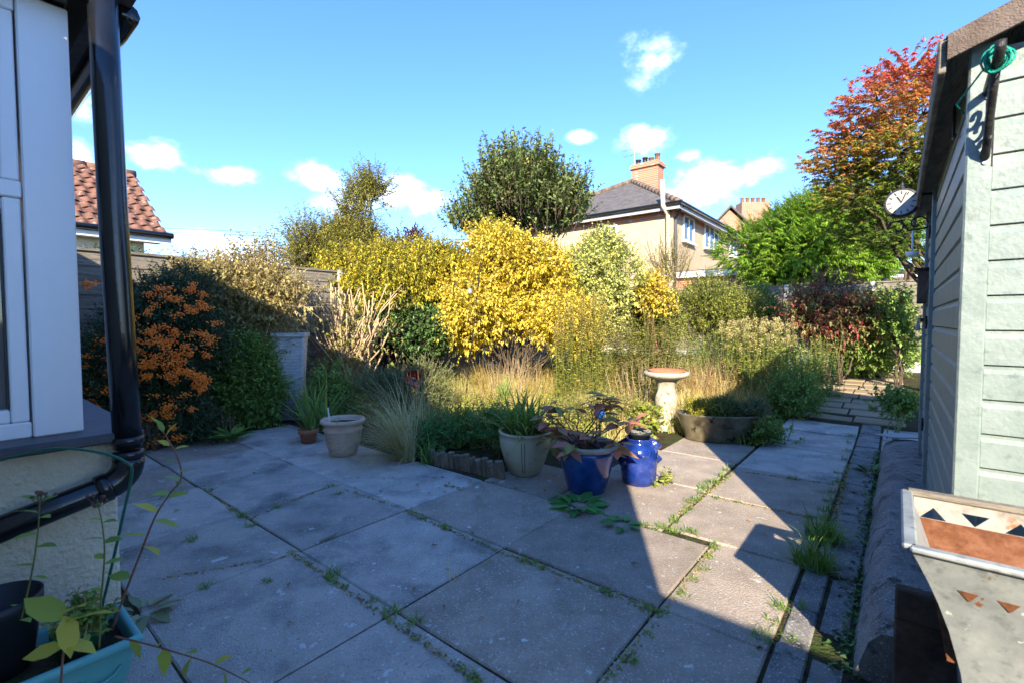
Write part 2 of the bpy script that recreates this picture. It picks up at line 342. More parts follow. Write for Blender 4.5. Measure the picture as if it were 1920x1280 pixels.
LM['grey'] = leafm('grey_green_leaves', [(.09,.11,.06),(.15,.17,.09),(.22,.23,.13)], .3)
LM['straw'] = leafm('straw_grass', [(.28,.25,.09),(.46,.38,.17),(.58,.48,.26)], .35)
LM['gold'] = leafm('golden_grass', [(.16,.15,.03),(.34,.26,.06),(.5,.36,.12)], .35)
LM['blade'] = leafm('strap_leaves', [(.05,.1,.02),(.1,.18,.04),(.2,.24,.06)], .3)
LM['lawn'] = leafm('weed_grass', [(.06,.12,.02),(.13,.22,.035),(.22,.29,.06)], .35)
LM['redberry'] = leafm('spindle_leaves', [(.08,.13,.03),(.14,.18,.05),(.2,.15,.06),(.34,.07,.07),(.44,.06,.09)], .35)
LM['hydr'] = leafm('hydrangea_leaves', [(.26,.3,.06),(.42,.2,.1),(.42,.1,.11),(.6,.28,.17)], .35)
LM['fennel'] = leafm('fennel_threads', [(.14,.16,.04),(.26,.25,.07),(.36,.31,.1)], .35)
LM['goldrod'] = leafm('goldenrod_leaves', [(.14,.2,.03),(.28,.3,.05),(.48,.36,.05)], .35)
LM['mullein'] = leafm('trough_leaves', [(.2,.25,.04),(.36,.38,.06),(.5,.42,.07)], .4)
LM['litter'] = leafm('dead_leaves', [(.2,.1,.05),(.35,.22,.13),(.45,.32,.22)], .2)
LM['purple'] = leafm('purple_leaves', [(.06,.02,.03),(.13,.04,.06)], .3)

# ------------------------------------------------------------------ foliage generators (numpy)
def nrm(v): return v/np.maximum(np.linalg.norm(v, axis=-1, keepdims=True), 1e-9)
def leaf_geo(P, Dv, L, Wd, rnd, droop=.15, fold=.2, roll=None, near=False):
    n = len(P); up = np.tile([0, 0, 1.], (n, 1)) + rng.normal(0, .45 if roll is None else roll, (n, 3))
    side = nrm(np.cross(Dv, up)); nn = nrm(np.cross(side, Dv))
    L = np.broadcast_to(L, (n,))[:, None]; Wd = np.broadcast_to(Wd, (n,))[:, None]
    dz = np.zeros((n, 3)); dz[:, 2] = 1
    tip = P + Dv*L - dz*L*droop*1.3
    if not near:
        mid = P + Dv*L*.42
        V = np.stack([P, mid+side*Wd*.5+nn*Wd*fold, tip, mid-side*Wd*.5+nn*Wd*fold], 1)
        b = (np.arange(n)*4)[:, None]
        Fa = np.concatenate([b+np.array([[0, 1, 2]]), b+np.array([[0, 2, 3]])], 0)
        return V.reshape(-1, 3), Fa, np.repeat(rnd, 4)
    def pt(t, s, w): return P+Dv*L*t - dz*L*droop*t*t*1.3 + side*Wd*s*w + nn*Wd*abs(s)*fold*w
    V = np.stack([P, pt(.28, 1, .42), pt(.28, 0, 0), pt(.28, -1, .42), pt(.62, 1, .4), pt(.62, 0, 0), pt(.62, -1, .4), tip], 1)
    b = (np.arange(n)*8)[:, None]
    T = np.array([[0,1,2],[0,2,3],[1,4,5],[1,5,2],[2,5,6],[2,6,3],[4,7,5],[5,7,6]])
    Fa = np.concatenate([b+t[None, :] for t in T], 0)
    return V.reshape(-1, 3), Fa, np.repeat(rnd, 8)
def twig_geo(P0, P1, r):
    n = len(P0); d = nrm(P1-P0); s = nrm(np.cross(d, rng.normal(0, 1, (n, 3)))); t = np.cross(d, s)
    ring = [s, -.5*s+.87*t, -.5*s-.87*t]; r = np.broadcast_to(r, (n,))[:, None]
    V = np.stack([P0+k*r for k in ring]+[P1+k*r*.5 for k in ring], 1)
    b = (np.arange(n)*6)[:, None]
    Fq = np.concatenate([b+np.array([[i, (i+1) % 3, 3+(i+1) % 3, 3+i]]) for i in range(3)], 0)
    return V.reshape(-1, 3), Fq
def sphere_dirs(n, upb=0.):
    d = nrm(rng.normal(0, 1, (n, 3))); d[:, 2] += upb; return nrm(d)
def lobes_for(c, r, k, lr=.45, seed=0):
    """an uneven crown: k lobes scattered through an ellipsoid of radii r"""
    g = np.random.default_rng(seed); out = []
    for i in range(k):
        d = g.normal(0, 1, 3); d /= np.linalg.norm(d); q = g.uniform(.25, .72)
        s = g.uniform(.75, 1.25)*lr
        out.append((c[0]+d[0]*r[0]*q, c[1]+d[1]*r[1]*q, c[2]+d[2]*r[2]*q, r[0]*s, r[1]*s, r[2]*s))
    return np.array(out)
def crown_twigs(lobes, n, upb=.15, rmin=.55):
    w = lobes[:, 3]*lobes[:, 5]; idx = rng.choice(len(lobes), n, p=w/w.sum()); lb = lobes[idx]
    d = sphere_dirs(n, upb); q = rng.uniform(rmin**2, 1, (n, 1))**.5
    return lb[:, :3]+d*lb[:, 3:6]*q, d
def foliage(P, d, tl, nl, ll, lw, spread=.8, droop=.2, taper=.3, rnd_fn=None, near=False, fold=.2, flat=None):
    """leafy twigs: P base, d direction (n,3); returns leaf arrays and twig end points"""
    n = len(P); tl = tl*rng.uniform(.6, 1.3, (n, 1)); E = P+d*tl
    k = (np.arange(nl)+.5)/nl
    k = np.clip(k[None, :]+rng.uniform(-.4/nl, .4/nl, (n, nl)), .05, 1)
    B = P[:, None, :]+d[:, None, :]*(tl[:, None, :]*k[:, :, None])
    if flat is None: sd = nrm(rng.normal(0, 1, (n, nl, 3)))
    else:
        s0 = nrm(np.cross(d, [0, 0, 1.]+rng.normal(0, flat, (n, 3)))); sg = np.where(np.arange(nl) % 2, 1., -1.)
        sd = s0[:, None, :]*sg[None, :, None]
    ld_ = nrm(d[:, None, :]*(1-spread*.6)+sd*spread)
    tr = np.repeat(rng.uniform(0, 1, (n, 1)), nl, 1)
    rnd = np.clip(.55*tr+.45*rng.uniform(0, 1, (n, nl)), 0, 1)
    B = B.reshape(-1, 3); rnd = rnd.ravel()
    if rnd_fn is not None: rnd = rnd_fn(B, rnd)
    sc = (1-taper*k.ravel())*rng.uniform(.7, 1.25, len(B))
    return leaf_geo(B, ld_.reshape(-1, 3), ll*sc, lw*sc, rnd, droop, fold, near=near), E
def limb(mb, p0, p1, r0, r1, wob=.08, n=5, k=5):
    p0, p1 = Vector(p0), Vector(p1); L = (p1-p0).length; pts = []
    for i in range(k+1):
        t = i/k; o = Vector((random.gauss(0, 1), random.gauss(0, 1), 0))*wob*L*math.sin(math.pi*t)*.6
        pts.append(p0.lerp(p1, t)+o+UP*(L*.06*math.sin(math.pi*t)))
    mb.tube(pts, [r0+(r1-r0)*i/k for i in range(k+1)], n)
    return pts
def shrub(name, label, cat, base, lobes, ntw, tl, nl, ll, lw, leaf, stem='stem', spread=.8, droop=.2, upb=.15, rmin=.55, group=None, r0=.03, nb=None,
          dirs=None, rnd_fn=None, trunk=False, near=False, outw=.6, upw=.5, jit=.45, flat=None, taper=.3, tw=.004, crown='crown', zmin=.03):
    base = Vector(base); root = empty(name, base, label, cat, group); lobes = np.asarray(lobes, float)
    P, d = crown_twigs(lobes, ntw, upb, rmin)
    ok = P[:, 2] > base.z+zmin; P, d = P[ok], d[ok]
    dd = nrm(d*outw+np.array([0, 0, upw])+rng.normal(0, jit, P.shape))
    (V, Fa, rn), E = foliage(P, dd, tl, nl, ll, lw, spread, droop, taper, rnd_fn, near, flat=flat)
    V[:, 2] = np.maximum(V[:, 2], base.z+.01)
    obj_np(crown, V, [Fa], M_leaf(leaf), root, rn)
    tv, tf = twig_geo(P-dd*tl*.25, E, tw); obj_np('twigs', tv, [tf], M[stem], root)
    mb = MB(); 
    if trunk:
        c = lobes[:, :3].mean(0); zt = min(lobes[:, 2]-lobes[:, 5]*.3); top = Vector((c[0]*.6+base.x*.4, c[1]*.6+base.y*.4, max(zt, base.z+.4)))
        limb(mb, base-UP*.1, top, r0*1.25, r0*.8, .03, 8)
        for lb in lobes: limb(mb, top-UP*.05, lb[:3], r0*.6, r0*.15, .08)
    else:
        for lb in lobes:
            b = base+Vector((random.uniform(-1, 1), random.uniform(-1, 1), 0))*min(.3, float(lobes[:, 3].mean())*.4)
            limb(mb, b-UP*.05, lb[:3], r0, r0*.3, .07)
    sel = rng.choice(len(P), min(len(P), nb or 60), replace=False)
    for i in sel:
        lb = lobes[np.argmin(((lobes[:, :3]-P[i])**2).sum(1))]
        limb(mb, lb[:3], P[i], r0*.28, r0*.08, .08, 4, 3)
    mb.build('trunk' if trunk else 'stems', M[stem], root, smooth=True)
    return root
def M_leaf(k): return LM[k]
def blades(P, az, L, w, lean, curl, rnd, seg=4):
    """arching grass blades: base P (n,3)"""
    n = len(P); h = np.stack([np.cos(az), np.sin(az), np.zeros(n)], 1); s = np.stack([-np.sin(az), np.cos(az), np.zeros(n)], 1)
    V = []; L = np.broadcast_to(L, (n,)); pos = P.copy(); ang = np.broadcast_to(lean, (n,)).astype(float).copy()
    for i in range(seg+1):
        t = i/seg; wd = (w*(1-t**1.6)*.5+.0004)
        wd = np.broadcast_to(wd, (n,))[:, None]
        V.append(pos-s*wd); V.append(pos+s*wd)
        st = (L/seg)[:, None]
        pos = pos+h*(np.sin(ang)[:, None]*st)+np.array([0, 0, 1.])*(np.cos(ang)[:, None]*st)
        ang = ang+curl/seg
    V = np.stack(V, 1); m = 2*(seg+1); b = (np.arange(n)*m)[:, None]
    Fq = np.concatenate([b+np.array([[2*i, 2*i+1, 2*i+3, 2*i+2]]) for i in range(seg)], 0)
    return V.reshape(-1, 3), Fq, np.repeat(rnd, m)
def tuft(name, label, cat, base, n, L, w, r=.06, lean=.5, curl=1.0, leaf='straw', group=None, az0=None, azs=None, seg=4, part='blades'):
    base = Vector(base); root = empty(name, base, label, cat, group)
    a = rng.uniform(0, 2*np.pi, n) if az0 is None else az0+rng.normal(0, azs, n)
    q = np.sqrt(rng.uniform(0, 1, n))*r; pa = rng.uniform(0, 2*np.pi, n)
    P = np.stack([base.x+q*np.cos(pa), base.y+q*np.sin(pa), np.full(n, base.z-.01)], 1)
    V, Fq, rn = blades(P, a, L*rng.uniform(.5, 1.15, n), w, np.abs(rng.normal(lean*.6, lean*.5, n)), curl*rng.uniform(.4, 1.3, n), rng.uniform(0, 1, n), seg)
    V[:, 2] = np.maximum(V[:, 2], base.z+.004)
    obj_np(part, V, [Fq], LM[leaf], root, rn)
    return root
def stalks(name, label, cat, base, n, r, h, leaf, ll, lw, nl, stem='stem_green', lean=.12, group=None, heads=None, spread=.9, droop=.25, ellip=1., near=False, hvar=.25):
    """a clump of upright leafy stems"""
    base = Vector(base); root = empty(name, base, label, cat, group)
    q = np.sqrt(rng.uniform(0, 1, n))*r; pa = rng.uniform(0, 2*np.pi, n)
    P = np.stack([base.x+q*np.cos(pa), base.y+q*np.sin(pa)*ellip, np.full(n, base.z-.01)], 1)
    d = nrm(np.stack([rng.normal(0, lean, n)+.25*lean*np.cos(pa), rng.normal(0, lean, n), np.ones(n)], 1))
    hh = h*rng.uniform(1-hvar, 1+hvar*.6, (n, 1))
    (V, Fa, rn), E = _stalk_leaves(P, d, hh, nl, ll, lw, spread, droop, near)
    obj_np('leaves', V, [Fa], LM[leaf], root, rn)
    tv, tf = twig_geo(P, E, .004); obj_np('stems', tv, [tf], M[stem], root)
    if heads:
        hl, hn, hs, hlen = heads
        k = hn; idx = np.repeat(np.arange(n), k); t = rng.uniform(0, 1, len(idx))
        B = E[idx]-d[idx]*(t*hlen)[:, None]+rng.normal(0, hs*.9, (len(idx), 3))*(.3+t)[:, None]
        v2, f2, r2 = leaf_geo(B, nrm(rng.normal(0, 1, (len(idx), 3))+[0, 0, .5]), hs, hs*.8, rng.uniform(0, 1, len(idx)))
        obj_np('flower_heads', v2, [f2], LM[hl], root, r2)
    return root
def _stalk_leaves(P, d, hh, nl, ll, lw, spread, droop, near):
    n = len(P); E = P+d*hh; k = np.clip((np.arange(nl)+.5)/nl+rng.uniform(-.4/nl, .4/nl, (n, nl)), .05, 1)
    B = (P[:, None]+d[:, None]*(hh[:, None]*k[:, :, None])).reshape(-1, 3)
    sd = nrm(rng.normal(0, 1, (n*nl, 3))*[1, 1, .25]); ldv = nrm(np.repeat(d, nl, 0)*(1-spread*.6)+sd*spread)
    rn = np.clip(.5*k.ravel()+.5*rng.uniform(0, 1, n*nl), 0, 1); sc = (1.1-.5*k.ravel())*rng.uniform(.7, 1.2, n*nl)
    return leaf_geo(B, ldv, ll*sc, lw*sc, rn, droop, near=near), E

# ================================================================== THE SETTING
def build_ground():
    ax = np.concatenate([[-900, -400, -150, -60], np.arange(-30, 40.1, 1.), [60, 150, 400, 900]])
    n = len(ax); V = np.array([(x, y, gz(x, y)-.013) for y in ax for x in ax])
    i = np.arange(n-1); a = (i[:, None]*n+i[None, :]).ravel()
    Fq = np.stack([a, a+1, a+n+1, a+n], 1)
    o = obj_np('ground', V, [Fq], M['soil'], smooth=True); tag(o, kind='structure')
build_ground()

def build_patio():
    root = bpy.data.objects.new('patio', None); col.objects.link(root); tag(root, kind='structure')
    J = .0045
    def slab(u0, u1, v0, v1, mat, th=.05, parent=root, name='slab', dz=None):
        mb = MB(); c = W((u0+u1)/2, (v0+v1)/2); z = gz(c.x, c.y)
        du, dv = (u1-u0)-2*J+random.uniform(-.006, .006), (v1-v0)-2*J+random.uniform(-.006, .006)
        a = random.gauss(0, .006); ax = (A*math.cos(a)+D*math.sin(a)); ay = (D*math.cos(a)-A*math.sin(a))
        az = (UP+ax*random.gauss(0, .004)+ay*random.gauss(0, .004)).normalized(); ax = ay.cross(az).normalized(); ay = az.cross(ax)
        top = z+random.uniform(-.006, .003) if dz is None else z+dz
        mb.box((c.x, c.y, top-th/2), (du, dv, th), ax, ay, az)
        return mb.build(name, mat, parent, bevel=.007)
    us = [-6.15, -5.26, -4.38, -3.55, -2.70, -1.785, -.84]; vs = [-1.78, -1.0, -.22, .56, 1.33, 2.12, 2.92]
    for i in range(len(us)-1):
        for j in range(len(vs)-1):
            if us[i] < -2.9 and vs[j] < .5 and us[i+1] < -2.69: continue      # under the house
            pink = (i == 5 and j >= 4) or (i == 4 and j == 5)
            slab(us[i], us[i+1], vs[j], vs[j+1], M['slab_b'] if pink or (i+j) % 5 == 4 else M['slab'])
    for j, (a, b) in enumerate([(-1.78, -1.0), (-1., -.22), (-.22, .56), (.56, 1.33), (1.33, 2.12), (2.12, 2.98)]):
        slab(-.84, -.37, a, b, M['slab_b'] if j > 3 else M['slab'])
        slab(-.36, -.24, a+.1, b+.1, M['kerb']); slab(-.24, -.115, a+.3, b+.3 if j < 5 else b+.02, M['kerb'], dz=-.012)
    for (a, b, c, d) in [(-2.7, -2.02, 2.93, 3.62), (-2.01, -1.14, 2.94, 3.86), (-2.03, -1.15, 3.87, 4.8), (-1.9, -1.15, 4.82, 5.6)]:
        slab(a, b, c, d, M['slab_b'])
    for (a, b) in zip([2.99, 3.80, 4.70, 5.78, 6.74], [3.80, 4.70, 5.78, 6.74, 7.65]): slab(-1.13, -.33, a, b, M['slab'] if a > 4 else M['slab_b'])
    for (a, b) in zip([3.0, 3.87, 4.8, 5.5, 6.3, 7.0], [3.87, 4.8, 5.5, 6.3, 7.0, 7.65]): slab(-.32, -.115, a, b, M['kerb'])
    for (a, b) in [(6.05, 6.8), (6.82, 7.65)]: slab(-.1, .5, a, b, M['slab'])
    v = 7.67
    while v < 14.2:
        off = random.uniform(-.1, .1)
        slab(-1.15, -.52+off, v, v+.46, M['slab_tan']); slab(-.51+off, .12, v, v+.46, M['slab_tan'])
        v += .47
build_patio()

def build_plinth():
    # concrete base the shed stands on, with a sloping haunch along the path
    mb = MB(); z = .2; prof = [(-.105, -.02), (-.06, .13), (.0, .185), (.1, z), (2.4, z), (2.4, -.02)]
    v0, v1 = 2.2, 6.0; n = 14; rows = []
    for i in range(n+1):
        v = v0+(v1-v0)*i/n
        rows.append([W(u+(random.gauss(0, .007) if k < 3 else 0), v, zz+(random.gauss(0, .005) if 0 < k < 4 else 0)) for k, (u, zz) in enumerate(prof)])
    m = len(prof); vs = [p for r in rows for p in r]; fs = [(i*m+k, i*m+k+1, (i+1)*m+k+1, (i+1)*m+k) for i in range(n) for k in range(m-1)]
    fs += [tuple(range(m)), tuple(n*m+k for k in range(m))[::-1]]
    mb.add(vs, fs); o = mb.build('shed_plinth', M['kerb'], auto=R(50))
    tag(o, 'worn grey concrete plinth with a sloping edge beneath the mint shed', 'plinth')
    # boarded front under the shed
    b = empty('timber_skirt', W(.2, 2.18, 0), 'dark rotten timber skirt closing the gap below the shed front', 'skirting')
    for (u0, u1, za, zb) in [(.02, .36, .0, .3), (.37, .8, .0, .305), (.81, 1.4, .0, .3)]:
        MB().box(W((u0+u1)/2, 2.165, (za+zb)/2), (u1-u0, .035, zb-za)).build('board', M['wood_dark'], b, bevel=.006)
    MB().box(W(.72, 2.145, .355), (1.4, .045, .11)).build('top_rail', M['wood_dark'], b, bevel=.006)
    o = MB().bar(W(-.2, 1.98, .03), W(.12, 1.9, .035), .07, .03).build('timber_offcut', M['wood_grey'], bevel=.006)
    tag(o, 'short grey offcut of timber lying below the timber skirt', 'timber')
    pts = [(-.14, 5.98), (.0, 5.88), (.2, 5.95), (.26, 6.1), (.02, 6.14)]
    mb = MB().prism([W(u, v, .205+.05*(u+.14)) for u, v in pts], (0, 0, .012)); o = mb.build('broken_slate', M['grey_fascia'])
    tag(o, 'pale broken slate lying at the far end of the plinth', 'slate')
build_plinth()

# ------------------------------------------------------------------ our own house (left of and behind the camera)
def build_house():
    r = empty('house', W(-2.83, .3, 0), 'cream rendered bay of the house with white window and dark sill', 'house')
    uc, vc = -2.80, .52
    # dwarf wall of the bay (face towards +u) and its return
    MB().box(W(uc-1.5, (vc-.75)/2, .4), (3.0, vc+.75, .82)).build('wall', M['render_cream'], r, bevel=.012, seg=2)
    s = MB(); s.box(W(uc-1.45, (vc-.75)/2+.03, .835), (3.1+.06, vc+.75+.1, .045)); s.build('sill', M['sill'], r, bevel=.008)
    # window frame set back from the wall face
    uf = uc-.03; zt = 2.7; vc0 = vc; vc = vc-.07
    fr = MB(); post = .16
    fr.box(W(uf-.05, vc-.035-post/2, (zt+.857)/2), (.1, post, zt-.857)); fr.build('corner_post', M['upvc'], r, bevel=.006)
    for (z0, z1) in [(.857, .925), (1.86, 1.93), (2.62, 2.7)]:
        w = MB(); w.box(W(uf-.05, (vc-.198-.9)/2, (z0+z1)/2), (.08, vc-.198+.9, z1-z0))
        wf = w.build('window_rail', M['upvc'], r, bevel=.006)
    c = MB()
    for (z0, z1) in [(.926, 1.859), (1.931, 2.619)]:
        v1 = vc-.202
        c.box(W(uf-.045, v1-.028, (z0+z1)/2), (.06, .056, z1-z0)); c.box(W(uf-.045, v1-.4, z0+.028), (.06, .686, .056)); c.box(W(uf-.045, v1-.4, z1-.028), (.06, .686, .056))
    c.build('casement', M['upvc'], wf, bevel=.008, seg=2)
    MB().box(W(uf-.055, (vc-.25-.9)/2, 1.78), (.012, vc-.25+.9, 1.66)).build('pane', M['glass'], wf)
    gk = MB(); gk.box(W(uf-.04, vc-.198-.062, 1.39), (.02, .012, .8)); gk.box(W(uf-.04, vc-.198-.062, 2.27), (.02, .012, .56)); gk.build('gasket', M['dkplastic'], wf)
    vc = vc0
    # return side of the bay (faces away) and roof
    MB().box(W(uc-1.65, vc-.16, 1.78), (2.85, .1, 1.84)).build('window_frame', M['upvc'], r)
    MB().box(W(uc-1.5, -.25, 2.76), (3.2, vc+.95, .1)).build('soffit', M['black_pl'], r)
    g = MB(); gp = [W(uc-3.1+3.06*i/10, vc+.1, 2.79) for i in range(11)]; g.tube(gp, .055, 10); g.build('gutter', M['black_pl'], r, smooth=True)
    hk = MB(); hk.tube([W(uc-.55, vc+.1, 2.72), W(uc-.55, vc+.17, 2.71), W(uc-.55, vc+.175, 2.78)], .008, 6); hk.build('gutter_bracket', M['black_pl'], r)
    MB().prism([W(uc-3.2, -.9, 2.82), W(uc+.06, -.9, 2.82), W(uc+.06, vc+.12, 2.82), W(uc-3.2, vc+.12, 2.82)], (0, 0, .08)).build('bay_roof', M['slate'], r)
    # the tall part behind the camera that shades the patio
    MB().box(W(-3.05, -3.72, 1.6), (7.9, 6.0, 3.2)).build('rear_wall', M['render_cream'], r)
    mb = MB(); e = 3.2
    P = [W(-7.1, -.62, e), W(.95, -.62, e), W(.95, -6.8, e), W(-7.1, -6.8, e), W(-4.2, -3.7, e+1.), W(-1.9, -3.7, e+1.)]
    mb.add(P, [(0, 1, 5, 4), (1, 2, 5), (2, 3, 4, 5), (3, 0, 4), (0, 3, 2, 1)]); mb.build('roof', M['slate'], r)
    # side fence beside the house
    fr = empty('side_fence', W(3.4, -.72, 0), 'weathered boarded fence joining the house corner behind the patio', 'fence')
    for i in range(44):
        MB().box(W(.91+i*.118, -.72, .9), (.114, .02, 1.8)).build('board', M['wood_grey'], fr)
    MB().box(W(3.5, -.752, 1.5), (5.2, .04, .08)).build('rail', M['wood_grey'], fr)
build_house()

def build_pipe():
    r = empty('drain_pipe', G(236, 1100), 'glossy black plastic drainpipe with an elbow along the cream wall', 'pipe')
    Y = 2.12; top = at(189, -60, Y); mid = at(212, 400, Y-.005); low = at(240, 838, Y)
    rad = .053
    MB().tube([top, (top+mid)/2, mid, (mid+low)/2, low], rad, 24).build('downpipe', M['black_pl'], r, smooth=True)
    cmb = MB()
    dv = (low-mid).normalized()
    for t, rr in ((-.035, .062), (.03, .06)):
        c = low+dv*t; cmb.tube([c-dv*.018, c-dv*.014, c+dv*.014, c+dv*.018], [rad, rr, rr, rad], 24)
    cmb.build('socket', M['black_pl'], r, smooth=True)
    # elbow: down, then back along the wall towards the camera
    e0 = low+dv*.05; L1 = -D*.9+A*.0-UP*.22; L1.normalize()
    tgt = e0+Vector((0, 0, -.14))-D*.1
    pts = []
    for i in range(9):
        t = i/8; pts.append(e0*(1-t)**2+(e0+dv*.085)*2*t*(1-t)+(e0+dv*.09+L1*.085)*t*t)
    MB().tube(pts, [rad+.006]*9, 24).build('elbow', M['black_pl'], r, smooth=True)
    q = pts[-1]; MB().tube([q-L1*.02, q+L1*.06, q+L1*1.2], rad, 24).build('waste_pipe', M['black_pl'], r, smooth=True)
    MB().tube([q-L1*.015, q-L1*.01, q+L1*.03, q+L1*.035], [rad, rad+.011, rad+.011, rad], 24).build('socket', M['black_pl'], r, smooth=True)
build_pipe()

# ------------------------------------------------------------------ mint green shed
def build_shed():
    us, v0, v1, zb, ze = .2, 2.385, 5.85, .2, 2.32
    wd = 2.15
    r = empty('garden_shed', W(us+.3, v0+.3, zb), 'mint green painted shiplap garden shed with felt roof beside the path', 'shed')
    bh = .1235; prof = [(0, 0), (.018, .004), (.018, bh-.028), (.009, bh-.012), (.009, bh-.002), (0, bh-.002)]    # shiplap section (out, up)
    def board(p0, p1, nout, z, name='board', parent=r, mat=M['green_paint'], h=1.):
        mb = MB(); mb.prism([Vector(p0)+nout*(o-.006)+UP*(z+q*h) for o, q in prof], Vector(p1)-Vector(p0)); return mb.build(name, mat, parent)
    nb = int((ze-zb)/bh)
    slope = math.tan(R(19)); ridge_u = us+wd/2
    for i in range(nb+5):
        z = zb+.004+i*bh
        du = max(0, (z+bh-ze)/slope) if z+bh > ze else 0
        if du > wd/2-.1: break
        board(W(us+.045+du, v0), W(us+wd-.045-du, v0), -D, z)
    # side facing the path: wall, door frame and door
    for i in range(nb):
        z = zb+.004+i*bh
        board(W(us, v0+.045), W(us, 4.38), -A, z)
        board(W(us, 5.37), W(us, v1), -A, z)
    dr = MB(); dr.box(W(us+.012, 4.88, zb+.98), (.02, .9, 1.9)); d = dr.build('door', M['green_paint'], r)
    for i in range(15): board(W(us-.001, 4.45), W(us-.001, 5.31), -A, zb+.05+i*bh, parent=d)
    for v in (4.41, 5.34): MB().box(W(us-.012, v, (zb+ze)/2-.02), (.045, .055, ze-zb-.06)).build('door_frame', M['green_paint'], r, bevel=.004)
    for z in (.62, 1.34, 1.97):
        h = MB(); h.box(W(us-.038, 4.47, z), (.006, .1, .032)); h.tube([W(us-.043, 4.425, z-.045), W(us-.043, 4.425, z+.045)], .007, 8); h.build('hinge', M['iron'], d)
    for z in (zb+.02, ): MB().box(W(us+.02, (v0+v1)/2, zb-.0), (.04, v1-v0, .03)).build('floor_bearer', M['wood_dark'], r)
    # corner trims
    MB().box(W(us+.008, v0-.004, (zb+ze)/2), (.07, .052, ze-zb)).build('corner_trim', M['green_paint'], r, bevel=.006)
    MB().box(W(us+wd-.01, v0-.004, (zb+ze)/2), (.07, .052, ze-zb)).build('corner_trim', M['green_paint'], r, bevel=.006)
    MB().box(W(us+wd/2, v1, (zb+ze)/2), (wd-.02, .03, ze-zb)).build('back_wall', M['green_paint'], r)
    MB().box(W(us+wd, (v0+v1)/2, (zb+ze)/2), (.03, v1-v0-.04, ze-zb)).build('side_wall', M['green_paint'], r)
    # nail heads, two to a board
    nm = MB()
    for i in range(nb-1):
        z = zb+i*bh
        for k in range(2):
            for u in (us+.2, us+.75):
                c = W(u+random.uniform(-.012, .012), v0-.0125, z+.04+k*.04+random.uniform(-.006, .006)); rr = random.uniform(.004, .0062)
                nm.add([c+A*rr*math.cos(t)+UP*rr*math.sin(t)-D*.0006 for t in [j*math.pi/3 for j in range(6)]], [tuple(range(6))])
    o = nm.build('nail_heads', M['iron'], r); o['kind'] = 'stuff'
    # roof
    ov, fo = .09, .1; th = .022
    def rp(u, v, dz=0): return W(u, v, ze+.03+(wd/2+ov-abs(u-ridge_u))*slope-ov*slope+dz)
    for s in (-1, 1):
        ue = ridge_u+s*(wd/2+ov)
        mb = MB(); mb.prism([rp(ue, v0-fo), rp(ridge_u, v0-fo), rp(ridge_u, v1+fo), rp(ue, v1+fo)], (0, 0, th)); mb.build('roof_board', M['wood_grey'], r)
        mb = MB(); mb.prism([rp(ue-s*-.004, v0-fo-.012, th+.002), rp(ridge_u, v0-fo-.012, th+.002), rp(ridge_u, v1+fo, th+.002), rp(ue, v1+fo, th+.002)], (0, 0, .006)); mb.build('roofing_felt', M['felt'], r)
        # verge: felt turned down over the bargeboard
        mb = MB(); mb.prism([rp(ue, v0-fo-.012, -.062), rp(ridge_u, v0-fo-.012, -.062), rp(ridge_u, v0-fo-.012, th), rp(ue, v0-fo-.012, th)], -D*.014); mb.build('bargeboard', M['felt'], r)
        mb = MB(); mb.box((rp(ue, v0)+rp(ue, v1))/2+UP*-.035+A*s*.012, (.022, v1-v0+2*fo, .12)); mb.build('eaves_fascia', M['wood_grey'], r, bevel=.004)
    # end of the fascia seen from the front
    # padlock, gate hook and hasp on the door side
    pl = empty('padlock', W(us-.07, 5.33, 1.3), 'small steel padlock hanging from the shed door hasp', 'padlock')
    MB().box(W(us-.062, 5.36, 1.30), (.03, .055, .06)).build('lock_body', M['galv'], pl, bevel=.006)
    MB().tube([W(us-.062, 5.34, 1.325)+UP*.0, W(us-.062, 5.34, 1.36), W(us-.062, 5.36, 1.375), W(us-.062, 5.38, 1.36), W(us-.062, 5.38, 1.325)], .006, 8).build('shackle', M['galv'], pl, smooth=True)
    MB().box(W(us-.04, 5.33, 1.36), (.02, .12, .03)).build('hasp', M['iron'], pl)
    hk = MB(); p = on_u(1790, 205, us-.03); 
    hk.tube([p+D*.06, p, p-UP*.05-D*.01, p-UP*.12+D*.02, p-UP*.135-D*.02, p-UP*.14-D*.09], .005, 8)
    hk.tube([p+(-D*math.cos(t)*.02+UP*math.sin(t)*.018) for t in [i*.5 for i in range(13)]], .005, 6)
    o = hk.build('cabin_hook', M['iron'], smooth=True); tag(o, 'black iron cabin hook hanging on the shaded side of the shed', 'hook')
    # black bracket on the shed front with green twine
    b0 = on_v(1848, 250, v0-.022)
    br = empty('hanging_bracket', b0, 'black cast iron basket bracket screwed to the shed corner', 'bracket')
    MB().box(b0+UP*.015, (.042, .014, .28)).build('back_plate', M['iron'], br, bevel=.005)
    for z in (-.105, .12): MB().tube([b0+UP*z-D*.006, b0+UP*z-D*.013], .007, 8).build('screw', M['galv'], br)
    arm = MB(); a0 = b0+UP*.135-D*.01
    arm.tube([a0, a0-D*.1+UP*.015, a0-D*.2+UP*.022, a0-D*.25+UP*.04, a0-D*.255+UP*.065], .014, 8); arm.build('arm', M['iron'], br, smooth=True)
    st = MB(); st.tube([b0-UP*.09-D*.012, b0-UP*.05-D*.05, b0+UP*.02-D*.085, b0+UP*.08-D*.13, b0+UP*.15-D*.19], .012, 8); st.build('stay', M['iron'], br, smooth=True)
    for k, (zz, dd) in enumerate([(.085, .06), (-.03, .035)]):
        MB().tube([b0+UP*zz-D*dd+A*(.004*k)+(-D*math.cos(t)+UP*math.sin(t))*(.008+.0045*t) for t in [i*.45 for i in range(15)]], .0065, 6).build('scroll', M['iron'], br, smooth=True)
